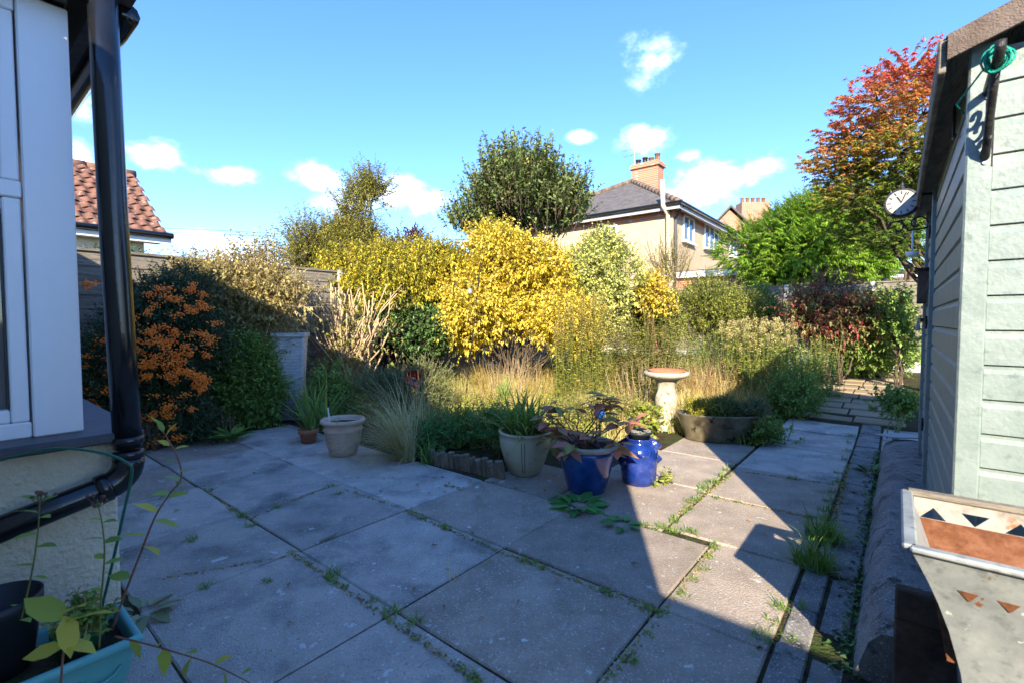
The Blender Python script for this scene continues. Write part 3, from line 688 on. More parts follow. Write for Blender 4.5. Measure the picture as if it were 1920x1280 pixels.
    sc = MB(); sc.tube([b0+UP*.03-D*.04+(-D*math.cos(t)+UP*math.sin(t))*(.012+.004*t) for t in [i*.45 for i in range(14)]], .006, 6); sc.build('scroll', M['iron'], br, smooth=True)
    tw = MB(); c = a0-D*.2+UP*.03
    for k in range(5):
        ph = random.uniform(0, 3); rr = .026+.004*k
        tw.tube([c+(A*math.cos(t)*rr*(1 if k % 2 else .7)+UP*math.sin(t)*rr+(-D)*(.012*math.sin(2*t+ph)+.006*k-.012)) for t in [i*.42 for i in range(16)]], .0032, 6, cap=False)
    tw.tube([c, c-A*.03-UP*.02, a0-A*.08+UP*-.02, W(us-.03, v0+.05, a0.z-.03)], .003, 6)
    o = tw.build('garden_twine', M['twine'], smooth=True); tag(o, 'green twine wound round the iron bracket on the shed', 'twine')
    # clock on a scroll bracket, bird box and hanging ladle on the shaded side
    Yc = 3.72; cc = at(1706, 380, Yc); cc = W(us-.2, uv(cc)[1], cc.z)
    ck = empty('wall_clock', cc, 'round double-sided station clock on a scrolled iron bracket off the shed', 'clock')
    def disc(mb, c, r0, h, ax1=A, n=28):
        ring = [c+ax1*(r0*math.cos(t))+UP*(r0*math.sin(t)) for t in [2*math.pi*j/n for j in range(n)]]; mb.prism(ring, D*h)
    mb = MB(); disc(mb, cc-D*.035, .112, .07); mb.build('case', M['terra_pale'] if False else M['iron'], ck, bevel=.008, seg=2)
    mb = MB(); disc(mb, cc-D*.039, .094, .003); fc = mb.build('dial', M['face'], ck)
    mb = MB()
    for i in range(12):
        t = i*math.pi/6; q = cc-D*.0405+(A*math.sin(t)+UP*math.cos(t))*.076; mb.bar(q-(A*math.sin(t)+UP*math.cos(t))*.012, q+(A*math.sin(t)+UP*math.cos(t))*.012, .007, .002, up=D)
    mb.build('hour_marks', M['iron'], fc)
    mb = MB(); mb.bar(cc-D*.042, cc-D*.042+(A*-.5+UP*.86)*.055, .008, .002, up=D); mb.bar(cc-D*.044, cc-D*.044+(A*.35+UP*.94)*.08, .006, .002, up=D); mb.build('hands', M['iron'], fc)
    mb = MB(); mb.tube([W(us, uv(cc)[1], cc.z+.05), cc+UP*.05+A*.1], .008, 6)
    for sgn, c0 in ((1, cc-UP*.17+A*.1), (-1, cc-UP*.19-A*.02)):
        MB().tube([c0+(A*math.cos(t)*sgn+UP*math.sin(t))*(.065-.0045*i) for i, t in enumerate([j*.5 for j in range(12)])], .006, 6).build('scroll', M['iron'], ck, smooth=True)
    mb.build('support_arm', M['iron'], ck, smooth=True); mb = MB(); mb.tube([W(us, uv(cc)[1], cc.z-.2), cc-UP*.22+A*.05, cc-UP*.13], .007, 6); mb.build('scroll_bracket', M['iron'], ck, smooth=True)
    mb = MB(); mb.lathe(cc+UP*.112, [(.02, 0), (.02, .015), (.008, .02), (.014, .035), (.006, .05), (0, .055)], 12); mb.build('finial', M['iron'], ck, smooth=True)
    c2 = cc-UP*.38+A*.075
    ld_ = empty('hanging_ladle', c2, 'small white enamel ladle hanging below the clock bracket', 'ladle')
    MB().tube([c2+UP*.16, c2+UP*.04, c2], [.007, .006, .008], 8).build('handle', M['white_pl'], ld_, smooth=True)
    MB().lathe(c2-UP*.05, [(.0, 0), (.028, .006), (.04, .025), (.042, .045), (.038, .045), (.03, .015)], 16).build('bowl', M['white_pl'], ld_, smooth=True)
    pb = on_u(1733, 533, us-.05); 
    bb = empty('bat_box', pb, 'narrow dark brown wooden box fixed to the shed side below the clock', 'box')
    pb = W(us-.05, 5.15, pb.z); MB().box(pb, (.06, .16, .27)).build('body', M['wood_dark'], bb, bevel=.004); MB().box(pb+UP*.145-A*.005, (.09, .19, .015)).build('lid', M['wood_dark'], bb)
build_shed()

# ------------------------------------------------------------------ galvanised hopper planter by the shed
def build_hopper():
    zr = .73; c1 = G(1706, 1028, zr); u0, vv0 = uv(c1); w, l = .78, .55
    vv1 = vv0+l; u1 = u0+w
    r = empty('galvanised_hopper', W(u0+w/2, vv0+l/2, 0), 'rusting galvanised feed hopper with triangle cut-outs standing before the shed', 'hopper')
    t = .004
    def wall(fn, n_out, mat, name, tri=True, inner=None):
        # fn(s, z) -> point, s along the top 0..1; profile flares out towards the rim
        mb = MB(); zs = [0, .12, .25, .38, .5, .58, .64, .69, .73]; pts = []
        N = 12
        for z in zs:
            for i in range(N+1): pts.append(fn(i/N, z))
        m = N+1; fs = [(k*m+i, k*m+i+1, (k+1)*m+i+1, (k+1)*m+i) for k in range(len(zs)-1) for i in range(N)]
        n0 = len(pts); pts2 = [Vector(p)-n_out*t for p in pts]
        mb.add(pts+pts2, fs+[tuple(n0+i for i in f[::-1]) for f in fs])
        o = mb.build(name, mat, r, smooth=True); return o
    def off(z): k = max(0, (zr-z)/zr); return .15*(1-(1-k)**2.4)
    fin = lambda s, z: W(u0+off(z)+(w-2*off(z))*s, vv0+off(z)*.8, z)
    wall(fin, -D, M['galv'], 'front_panel')
    wall(lambda s, z: W(u0+off(z), vv0+off(z)*.8+(l-off(z)*.8)*s, z), -A, M['galv'], 'side_panel')
    wall(lambda s, z: W(u1-off(z), vv0+off(z)*.8+(l-off(z)*.8)*s, z), A, M['galv'], 'side_panel')
    # back panel with real triangular holes: built as strips round each hole
    def back(vq, zlo, zhi, mat, name, ua, ub, axis='u'):
        mb = MB(); n = 7; wz = (ub-ua)/n; h0, h1 = zhi-.075, zhi-.035
        def P(a, z): return W(a, vq, z) if axis == 'u' else W(vq, a, z)
        for i in range(n):
            a, b = ua+i*wz, ua+(i+1)*wz; m_ = (a+b)/2; hw = wz*.33
            tri = [(m_-hw, h0), (m_+hw, h0), (m_, h1)] if i % 2 == 0 else [(m_-hw, h1), (m_, h0), (m_+hw, h1)]
            q = [P(a, zlo), P(b, zlo), P(b, h0), P(a, h0)]; mb.add(q, [(0, 1, 2, 3)])
            q = [P(a, h1), P(b, h1), P(b, zhi), P(a, zhi)]; mb.add(q, [(0, 1, 2, 3)])
            if i % 2 == 0:
                mb.add([P(a, h0), P(tri[0][0], h0), P(m_, h1), P(a, h1)], [(0, 1, 2, 3)]); mb.add([P(tri[1][0], h0), P(b, h0), P(b, h1), P(m_, h1)], [(0, 1, 2, 3)])
            else:
                mb.add([P(a, h0), P(m_, h0), P(tri[0][0], h1), P(a, h1)], [(0, 1, 2, 3)]); mb.add([P(m_, h0), P(b, h0), P(b, h1), P(tri[2][0], h1)], [(0, 1, 2, 3)])
        return mb.build(name, mat, r)
    back(vv1-.012, .5, zr, M['galv_pale'], 'back_panel', u0+.02, u1-.02)
    MB().box(W((u0+u1)/2, vv1-.012, .25), (w-.3, .006, .5)).build('lower_back', M['galv'], r)
    # rusty inner chute floor sloping forward
    mb = MB(); mb.prism([W(u0+.035, vv1-.03, .655), W(u1-.035, vv1-.03, .655), W(u1-.09, vv0+.1, .4), W(u0+.09, vv0+.1, .4)], (0, 0, .004)); mb.build('chute', M['rust'], r)
    # rolled rim
    rim = MB(); k = .018
    for (p, q) in [((u0, vv0), (u1, vv0)), ((u0, vv0), (u0, vv1)), ((u1, vv0), (u1, vv1))]:
        rim.bar(W(p[0], p[1], zr+.004), W(q[0], q[1], zr+.004), .034, .016)
    rim.build('rim', M['galv'], r, bevel=.005); MB().bar(W(u0, vv1, zr+.006), W(u1, vv1, zr+.006), .04, .02).build('back_rim', M['wood_grey'], r, bevel=.005)
    # riveted rusty triangles punched in the front
    for i in range(3):
        mb = MB(); a = u0+.12+i*.075; z = .625-.0*i; vq = vv0+off(z)*.8-.0035
        mb.prism([W(a-.02, vq-.003, z+.012), W(a+.02, vq-.003, z+.012), W(a+.004, vq+.003, z-.014)], D*.003); mb.build('punched_triangle', M['rust'], r)
    c = fin(.42, .575)-D*.006; mb = MB(); mb.lathe(c-UP*.0, [(.0, -.016), (.03, -.012), (.034, .004), (.02, .012), (0, .014)], 9); mb.build('corroded_hole', M['wood_dark'], r)
build_hopper()

# ------------------------------------------------------------------ boundary fences
def build_fences():
    def run(name, label, p0, p1, n, h, base=0.):
        r = empty(name, p0, label, 'fence'); L = (p1-p0).length/n; d = (p1-p0).normalized(); nn = d.cross(UP)
        for i in range(n+1):
            c = p0+d*(L*i); MB().box(c+UP*(gz(c.x, c.y)+h/2), (.1, .1, h+.04), d, nn).build('post', M['pillar'], r, bevel=.01)
        for i in range(n):
            a = p0+d*(L*i+.055); b = p0+d*(L*(i+1)-.055); z0 = gz(a.x, a.y); k = 11; bh = (h-.3)/k
            MB().box((a+b)/2+UP*(z0+.13), ((b-a).length, .05, .3), d, nn).build('gravel_board', M['pillar'], r)
            for j in range(k):
                mb = MB(); zz = z0+.285+j*bh; ln = (b-a).length
                mb.prism([a+nn*.012+UP*zz, a-nn*.002+UP*(zz+bh+.015), a-nn*.008+UP*(zz+bh+.015), a-nn*.006+UP*zz], b-a); mb.build('slat', M['wood_grey'], r)
            MB().box((a+b)/2+UP*(z0+h-.0), ((b-a).length, .05, .03), d, nn).build('capping', M['wood_grey'], r)
    run('boundary_fence', 'weathered horizontal board fence with concrete posts behind the orange berries', W(-7.5, -1.0), W(-7.5, 13.6), 8, 2.2)
    run('back_fence', 'grey board fence with concrete posts in front of the neighbouring house', W(-7.4, 13.7), W(3.0, 13.7), 6, 2.0)
build_fences()

# ------------------------------------------------------------------ neighbours
def build_left_neighbour():
    E_ = at(310, 441, 10.); ue, ve = uv(E_); ze = E_.z; run_, rise = 2.25, 1.66
    r = empty('tiled_bungalow', W(ue-2.2, ve-2, 0), 'cream bungalow with red clay tiled roof behind the left fence', 'building')
    MB().box(W(ue-2.25, ve-3.7, (ze-.1)/2), (3.9, 6.8, ze-.1)).build('wall', M['render_cream'], r)
    MB().prism([W(ue-.3, ve-.31, ze-.1), W(ue-4.2, ve-.31, ze-.1), W(ue-2.25, ve-.31, ze+1.35)], D*.02).build('gable', M['render_cream'], r)
    rf = MB(); rf.prism([W(ue, ve, ze), W(ue-run_, ve, ze+rise), W(ue-2*run_, ve, ze)], -D*7.2); o = rf.build('roof', M['wood_dark'], r)
    MB().box(W(ue+.0, ve-3.4, ze-.1), (.03, 7.0, .17)).build('fascia', M['white_paint'], r); MB().box(W(ue-.17, ve-3.5, ze-.16), (.3, 6.9, .03)).build('soffit', M['white_paint'], r)
    MB().tube([W(ue+.07, ve+.12, ze-.02), W(ue+.07, ve-7, ze-.02)], .06, 10).build('gutter', M['black_pl'], r, smooth=True)
    # interlocking clay tiles, one object each
    sl = math.hypot(run_, rise); rows = 12; g = sl/rows; tw = .21; n = 17
    sv = Vector(W(-run_, 0, rise)).normalized(); nrmv = D.cross(sv).normalized()
    if nrmv.z < 0: nrmv = -nrmv
    mb = MB(); pr = []
    for k in range(9):
        t = k/8; pr.append((-tw*t, .02*math.sin(2*math.pi*t)+.008))
    lo = [D*a+nrmv*(b+.024) for a, b in pr]; hi = [D*a+nrmv*b+sv*(g*1.12) for a, b in pr]; lo2 = [D*a+nrmv*(b+.012) for a, b in pr]
    m = len(pr); vs = lo+hi+lo2; fs = [(i, i+1, m+i+1, m+i) for i in range(m-1)]+[(2*m+i, 2*m+i+1, i+1, i) for i in range(m-1)]
    mb.add(vs, fs); t0 = mb.build('roof_tile', M['tile_red'], None, smooth=True); t0.parent = r; me = t0.data; base = W(ue+.03, ve+.02, ze+.02)-root_loc(r)
    first = True
    for i in range(rows):
        for j in range(n):
            o = t0 if first else link('roof_tile', me, r); first = False
            o.location = base+sv*(i*g-.02)-D*(j*tw+(.05 if i % 2 else 0))+nrmv*random.uniform(0, .008)
    rd = MB()
    for j in range(9): rd.tube([W(ue-run_, ve+.03-j*.45, ze+rise+.0), W(ue-run_, ve+.03-j*.45-.44, ze+rise)], [.115, .105], 10)
    rd.build('ridge_tiles', M['tile_red'], r, smooth=True)
build_left_neighbour()

def window(r, pts, nrm_, lights, name='window'):
    """pts: corner (lower left, upper right) on a wall plane; axis along the wall"""
    (p0, p1, ax) = pts; w = (p1-p0).dot(ax); h = p1.z-p0.z; c = (p0+p1)/2
    f = MB(); t = .06
    f.box(c+nrm_*.02-ax*(w/2-t/2), (t, .07, h), ax, nrm_); f.box(c+nrm_*.02+ax*(w/2-t/2), (t, .07, h), ax, nrm_)
    f.box(c+nrm_*.02+UP*(h/2-t/2), (w-2*t, .068, t), ax, nrm_); f.box(c+nrm_*.02-UP*(h/2-t/2), (w-2*t, .068, t), ax, nrm_)
    for k in range(1, lights): f.box(c+nrm_*.02+ax*(-w/2+w*k/lights), (t*.9, .066, h-2*t), ax, nrm_)
    o = f.build(name, M['white_paint'], r)
    MB().box(c+nrm_*.008, (w-.1, .012, h-.1), ax, nrm_).build('pane', M['glass'], o)
    MB().box(c+nrm_*.06-UP*(h/2+.04), (w+.14, .14, .06), ax, nrm_).build('sill', M['white_paint'], o)
    return o
def build_house_right():
    Cn = at(1262, 388, 16.1); uc, vc = uv(Cn); ze = Cn.z
    r = empty('pebbledash_house', W(uc-3, vc+3, 0), 'tan pebbledashed two-storey house with grey hipped roof and brick chimney', 'house')
    Lh, Wh = 9.5, 7.5
    MB().box(W(uc-Wh/2, vc+Lh/2, (ze-.35)/2), (Wh, Lh, ze-.35)).build('wall', M['tan_render'], r)
    MB().box(W(uc-Wh/2, vc+Lh/2, ze-.175), (Wh+.02, Lh+.02, .35)).build('brick_band', M['brick'], r)
    ov = .35; e = ze+.02; rise = 2.1
    P = [W(uc+ov, vc-ov, e), W(uc+ov, vc+Lh+ov, e), W(uc-Wh-ov, vc+Lh+ov, e), W(uc-Wh-ov, vc-ov, e), W(uc-Wh/2+.9, vc+3.6, e+rise), W(uc-Wh/2+.9, vc+Lh-3.2, e+rise)]
    # roof apex set so that the hips meet behind the chimney
    ap = at(1186, 341, uv(P[4])[0]*0+ (P[4].y)); P[4].z = ap.z; P[5].z = ap.z
    q = on_v(1186, 341, vc+3.2); P[4] = q; P[5] = q+D*2.6
    mb = MB(); mb.add(P, [(0, 1, 5, 4), (1, 2, 5), (2, 3, 4, 5), (3, 0, 4), (0, 3, 2, 1)]); rf = mb.build('roof', M['slate'], r)
    hip = MB()
    for a, b in ((P[0], P[4]), (P[3], P[4]), (P[4], P[5])):
        n = 14
        for i in range(n): hip.tube([a.lerp(b, i/n)+UP*.02, a.lerp(b, (i+.96)/n)+UP*.02], [.12, .1], 8)
    hip.build('hip_tiles', M['hip_tile'], rf, smooth=True)
    fz = MB(); 
    fz.box(W(uc+ov-.02, vc+Lh/2, ze-.08), (.03, Lh+2*ov, .16)); fz.box(W(uc-Wh/2, vc-ov+.02, ze-.08), (Wh+2*ov-.08, .03, .16)); fz.build('fascia', M['grey_fascia'], r)
    MB().box(W(uc-Wh/2, vc+Lh/2, ze-.012), (Wh+2*ov-.1, Lh+2*ov-.1, .02)).build('soffit', M['white_paint'], r)
    g = MB(); g.tube([W(uc+ov+.06, vc-ov-.06, ze+.03), W(uc+ov+.06, vc+Lh+ov, ze+.03)], .06, 8); g.tube([W(uc+ov+.06, vc-ov-.06, ze+.03), W(uc-Wh-ov, vc-ov-.06, ze+.03)], .06, 8); g.build('gutter', M['black_pl'], r)
    g = MB(); g.tube([W(uc+ov, vc-.05, ze-.02), W(uc+.06, vc+.12, ze-.35), W(uc+.06, vc+.12, 0)], .045, 8); g.build('rainwater_pipe', M['sill'], r)
    # pale flue up the left wall, kinked at the eaves
    pts = [on_v(1253, 520, vc-.1), on_v(1253, 470, vc-.1), on_v(1252, 402, vc-.1), on_v(1243, 386, vc-ov-.12), on_v(1242, 338, vc-ov-.12)]
    MB().tube(pts, .075, 10).build('flue', M['glaze_cream'] if False else M['render_cream'], r, smooth=True)
    # chimney behind the hip
    c0 = on_v(1214, 350, vc+3.4); ch = empty_part('chimney', r); cu, cv = uv(c0)
    zt = on_v(1214, 318, vc+3.4).z
    MB().box(W(cu, cv, (ze+zt)/2), (1.15, .6, zt-ze)).build('stack', M['brick'], ch)
    MB().box(W(cu, cv, zt+.07), (1.3, .75, .13)).build('cap', M['brick'], ch); MB().box(W(cu, cv, zt+.17), (1.2, .65, .08)).build('cap', M['brick'], ch)
    for k, (du, hh, mt) in enumerate([(-.42, .26, 'iron'), (-.12, .3, 'iron'), (.15, .24, 'tile_red'), (.42, .36, 'tile_red')]):
        MB().lathe(W(cu+du, cv, zt+.2), [(.12, 0), (.13, .05), (.105, .08), (.1, hh-.05), (.12, hh-.04), (.12, hh), (.08, hh)], 12).build('chimney_pot', M[mt], ch, smooth=True)
    an = MB(); a0 = W(cu-.6, cv, zt-.2); an.tube([a0, a0+UP*1.25], .014, 6)
    for k, z in enumerate((1.2, .95)):
        c = a0+UP*z; an.tube([c-A*.55, c+A*.25], .01, 6)
        for j in range(8): q = c+A*(-.5+j*.1); an.tube([q-D*.13, q+D*.13], .006, 4)
    an.build('tv_aerial', M['galv'], r)
    # windows on the garden side
    for (x0, x1, y0, y1, n) in [(1279, 1300, 404, 458, 2), (1319, 1346, 421, 473, 3), (1367, 1386, 443, 486, 3)]:
        a = on_u(x0, y1, uc); b = on_u(x1, (y0+y1)/2, uc); t = on_u((x0+x1)/2, y0+3, uc); lo = on_u((x0+x1)/2, y1-3, uc)
        p0 = W(uc, uv(a)[1], lo.z); p1 = W(uc, uv(b)[1], t.z); window(r, (p0, p1, D), A, n)
    a = on_v(1133, 447, vc); b = on_v(1158, 422, vc); window(r, (W(uv(a)[0], vc, a.z-.5), W(uv(b)[0], vc, b.z), A), -D, 2)
    # flat roofed brick extension
    ex = on_u(1392, 495, uc+2.4); zx = ex.z
    MB().box(W(uc+1.3, vc+4.2, (zx-.2)/2), (2.6, 7.4, zx-.2)).build('extension_wall', M['brick'], r); MB().box(W(uc+1.35, vc+4.2, zx-.1), (2.9, 7.7, .2)).build('extension_fascia', M['white_paint'], r)
    MB().box(W(uc+1.35, vc+4.2, zx+.02), (2.8, 7.6, .05)).build('extension_roof', M['felt'], r)
    a = on_v(1383, 545, vc+.48); window(r, (W(uv(a)[0], vc+.5, 1.0), W(uv(a)[0]+.7, vc+.5, 2.0), A), -D, 1)
    o = MB().lathe(on_u(1357, 447, uc)+A*.3, [(.0, 0), (.15, .03), (.22, .09), (.2, .09), (.1, .04)], 14).build('satellite_dish', M['iron'], r)
    # second house behind: brick gable and chimney
    r2 = empty('brick_house', at(1375, 500, 34), 'red brick gabled house rising behind the pebbledashed one', 'house')
    p = [at(1335, 425, 34), at(1367, 392, 34), at(1403, 425, 34)]
    b0 = Vector((p[0].x, p[0].y, 0)); b1 = Vector((p[2].x, p[2].y, 0))
    MB().prism([b0, p[0], p[1], p[2], b1], (3., 7, 0)).build('gable_wall', M['brick'], r2)
    d = Vector((3., 7, 0)); k = Vector((0, -.3, .06)); mb = MB(); s = (p[2]-p[1])*.06
    mb.prism([p[1]+k, p[2]+s+k, p[2]+s+k+UP*.15, p[1]+k+UP*.18], d); mb.prism([p[1]+k, p[0]-(p[1]-p[0])*.06+k, p[0]-(p[1]-p[0])*.06+k+UP*.15, p[1]+k+UP*.18], d); mb.build('roof', M['slate'], r2)
    c0 = at(1411, 400, 36); MB().box(c0+Vector((0, 0, -.4)), (2.1, 1., 2.2), (1, 0, 0), (0, 1, 0)).build('chimney', M['brick'], r2)
    for k in range(5): MB().lathe(c0+Vector((-.8+k*.4, 0, .7)), [(.14, 0), (.12, .3), (.15, .42), (.1, .42)], 10).build('chimney_pot', M['tile_red'], r2)
def empty_part(name, parent):
    o = bpy.data.objects.new(name, None); col.objects.link(o); o.parent = parent; return o
build_house_right()

def build_far_right():
    r = empty('white_garage', at(1712, 600, 17), 'white rendered garage wall beyond the end of the path', 'garage')
    a, b = at(1672, 640, 17), at(1800, 640, 17); c = (a+b)/2; ht = at(1712, 512, 17).z
    MB().box((c.x, c.y+1.5, ht/2), ((b-a).length+.4, 3, ht), (1, 0, 0), (0, 1, 0)).build('wall', M['white_paint'], r)
    MB().box((c.x, c.y+1.5, ht+.06), ((b-a).length+.7, 3.3, .1), (1, 0, 0), (0, 1, 0)).build('roof', M['slate'], r)
    g = empty('pale_summerhouse', at(1640, 600, 13.2), 'pale green boarded summerhouse half hidden behind red-leaved shrub', 'summerhouse')
    a, b = at(1602, 600, 13.2), at(1676, 600, 13.2); ht = at(1640, 528, 13.2).z; n = 14
    for i in range(n): MB().box(((a.x+b.x)/2, a.y, .1+(ht-.1)*(i+.5)/n), ((b-a).length, .03, (ht-.1)/n-.012), (1, 0, 0), (0, 1, .05)).build('board', M['green_paint'], g)
    MB().box(((a.x+b.x)/2, a.y+.9, ht/2), ((b-a).length-.02, 1.7, ht), (1, 0, 0), (0, 1, 0)).build('body', M['sill'], g); MB().box(((a.x+b.x)/2, a.y+.8, ht+.05), ((b-a).length+.3, 2.2, .08), (1, 0, 0), (0, 1, 0)).build('roof', M['felt'], g)
    # garden arch with lattice by the path end
    Y = 11.; t = empty('garden_arch', at(1705, 660, Y), 'dark timber garden arch with thin lattice at the path end', 'arch')
    zb = gz(9, 11)
    for x in (1703, 1731):
        p = at(x, 600, Y); MB().box((p.x, p.y, 1.35+zb/2), (.09, .09, 2.7-zb), (1, 0, 0), (0, 1, 0)).build('post', M['wood_dark'], t)
    p, q = at(1703, 600, Y), at(1731, 600, Y); mb = MB()
    for k in range(9):
        z = .6+k*.26; mb.bar((p.x, p.y-.03, z), (q.x, q.y-.03, z+.3), .012, .012); mb.bar((p.x, p.y-.045, z+.3), (q.x, q.y-.045, z), .012, .012)
    mb.build('lattice', M['wood_grey'], t)
    mb = MB(); c = (p+q)/2; mb.tube([Vector((p.x-.25, p.y-.1, .4+2.2*math.sin(min(1, k/4)*1.57) )) + Vector((.34*(k/7)**2, 0, 0)) for k in range(8)], .03, 6); mb.build('hoop', M['wood_dark'], t)
    for zc in (7.0, 6.55):
        o = MB().tube([at(300, 428+(0 if zc > 6.8 else 8), 24), at(420, 433+(0 if zc > 6.8 else 7), 26), at(620, 444+(0 if zc > 6.8 else 4), 30), at(1000, 452, 38)], .012, 5).build('overhead_cable', M['wire'])
        tag(o, ('upper' if zc > 6.8 else 'lower')+' of two thin overhead cables strung across the sky behind the fence', 'cable', 'overhead cables')
build_far_right()

# ================================================================== TREES AND SHRUBS
def V3(p): return np.array([p.x, p.y, p.z])
def ell(x0, x1, y0, y1, Y, ry=None):
    """centre and radii of a crown seen in the photo between those columns and rows at depth Y"""
    c = at((x0+x1)/2, (y0+y1)/2, Y); rx = (x1-x0)/2/F*Y*1.08; rz = (y1-y0)/2/F*Y*1.04
    return V3(c), (rx, ry or rx*.8, rz)
def gp(x, Y): p = at(x, 600, Y); return Vector((p.x, p.y, gz(p.x, p.y)))
def hgt(z0, z1, lo=0., hi=1., j=.2):
    return lambda B, r: np.clip(lo+(hi-lo)*np.clip((B[:, 2]-z0)/(z1-z0), 0, 1)+rng.normal(0, j, len(B)), 0, 1)

def build_trees():
    c, r = ell(832, 1150, 318, 470, 12.5)
    lb = lobes_for(c, r, 17, .36, 3)
    shrub('apple_tree', 'tall upright dark green fruit tree rising behind the yellow shrub', 'tree', gp(985, 12.5), lb, 2300, .62, 16, .13, .066, 'apple', upb=.35, outw=.42, upw=1.0, jit=.2, r0=.1, trunk=True, spread=.75, droop=.1, tw=.008)
    c, r = ell(600, 740, 372, 540, 10.5)
    lb = np.vstack([lobes_for(c, r, 9, .42, 5), lobes_for(*ell(490, 650, 430, 530, 10.5), 8, .42, 6), lobes_for(*ell(640, 735, 335, 430, 10.5), 4, .42, 8)])
    shrub('willow_shrub', 'feathery olive green bamboo-like shrub behind the left fence', 'shrub', gp(640, 10.5), lb, 2600, .5, 16, .09, .018, 'willow', upb=.3, outw=.5, upw=.7, jit=.35, r0=.035, spread=.7, droop=.35, rmin=.3, nb=120)
    c, r = ell(700, 800, 425, 500, 11.5); shrub('purple_shrub', 'small dark purple leaved shrub behind the yellow-green bush', 'shrub', gp(750, 11.5), lobes_for(c, r, 5, .5, 2), 220, .3, 10, .07, .045, 'purple', r0=.03)
    c, r = ell(1388, 1700, 366, 548, 13.)
    lb = lobes_for(c, (r[0], r[1], r[2]), 26, .4, 9); lb = np.vstack([lb, [[c[0], c[1], c[2], r[0]*.8, r[1]*.8, r[2]*.85]]])
    shrub('clipped_conifer', 'large bright green rounded conifer beyond the back fence', 'tree', gp(1540, 13), lb, 8500, .42, 18, .12, .026, 'conifer', upb=.05, rmin=.8, outw=.9, upw=.1, jit=.25, r0=.13, trunk=True, spread=.6, droop=.45, flat=.25, tw=.006, taper=.6)
    # japanese maple behind the shed: tiers of small cut leaves, red above, green below
    bs = gp(1800, 7.4); c = V3(at(1690, 290, 7.2)); lb = []
    g = np.random.default_rng(4)
    for (x, y, rx, ry, dY) in [(1700, 140, 60, 30, 0), (1645, 190, 50, 28, -.3), (1730, 215, 80, 40, .2), (1610, 260, 60, 35, .2), (1690, 290, 90, 50, -.4), (1580, 305, 55, 28, 0), (1640, 340, 80, 40, .3), (1600, 375, 50, 30, -.2), (1700, 390, 90, 55, .2), (1640, 430, 65, 32, 0), (1700, 455, 60, 28, -.3), (1770, 150, 50, 40, .4), (1790, 300, 70, 60, .5)]:
        p = V3(at(x, y, 7.2+dY)); lb.append((*p, rx/F*7.2, rx/F*7.2, ry/F*7.2*.8))
    lb = np.array(lb); z0, z1 = at(0, 440, 7.2).z, at(0, 130, 7.2).z
    root = empty('japanese_maple', bs, 'japanese maple with red top and green lower leaves behind the shed', 'tree')
    P, d = crown_twigs(lb, 2500, .1, .3); dd = nrm(d*[1, 1, .25]+rng.normal(0, .3, P.shape)+[0, 0, .05])
    n, k = len(P), 6; tl = .28
    t = rng.uniform(.1, 1, (n, k)); B = (P[:, None]+dd[:, None]*(tl*t)[:, :, None]).reshape(-1, 3)
    az = rng.uniform(0, 2*np.pi, n*k); rn = np.clip(.06+.95*np.clip((B[:, 2]-z0)/(z1-z0), 0, 1)+rng.normal(0, .15, n*k)+np.clip((4.6-B[:, 0])*.25, -.2, .3), 0, 1)
    Ls = []
    for q in range(5):
        a = az+(q-2)*.62; dv = nrm(np.stack([np.cos(a), np.sin(a), -.35+rng.normal(0, .2, n*k)], 1)); Ls.append(leaf_geo(B, dv, .062*(1-.12*abs(q-2)), .02, rn, .15, .15))
    off = 0; Vs, Fs, Rs = [], [], []
    for (v, f, rr) in Ls: Vs.append(v); Fs.append(f+off); Rs.append(rr); off += len(v)
    obj_np('crown', np.concatenate(Vs), [np.concatenate(Fs)], LM['maple'], root, np.concatenate(Rs))
    tv, tf = twig_geo(P-dd*.1, P+dd*tl, .004); obj_np('twigs', tv, [tf], M['stem'], root)
    mb = MB(); top = bs+UP*1.1; limb(mb, bs-UP*.1, top, .09, .07, .03, 8)
    for l in lb: limb(mb, top, l[:3], .045, .012, .1)
    for i in rng.choice(n, 130, replace=False):
        l = lb[np.argmin(((lb[:, :3]-P[i])**2).sum(1))]; limb(mb, l[:3], P[i], .012, .004, .08, 4, 3)
    mb.build('trunk', M['stem'], root, smooth=True)
build_trees()

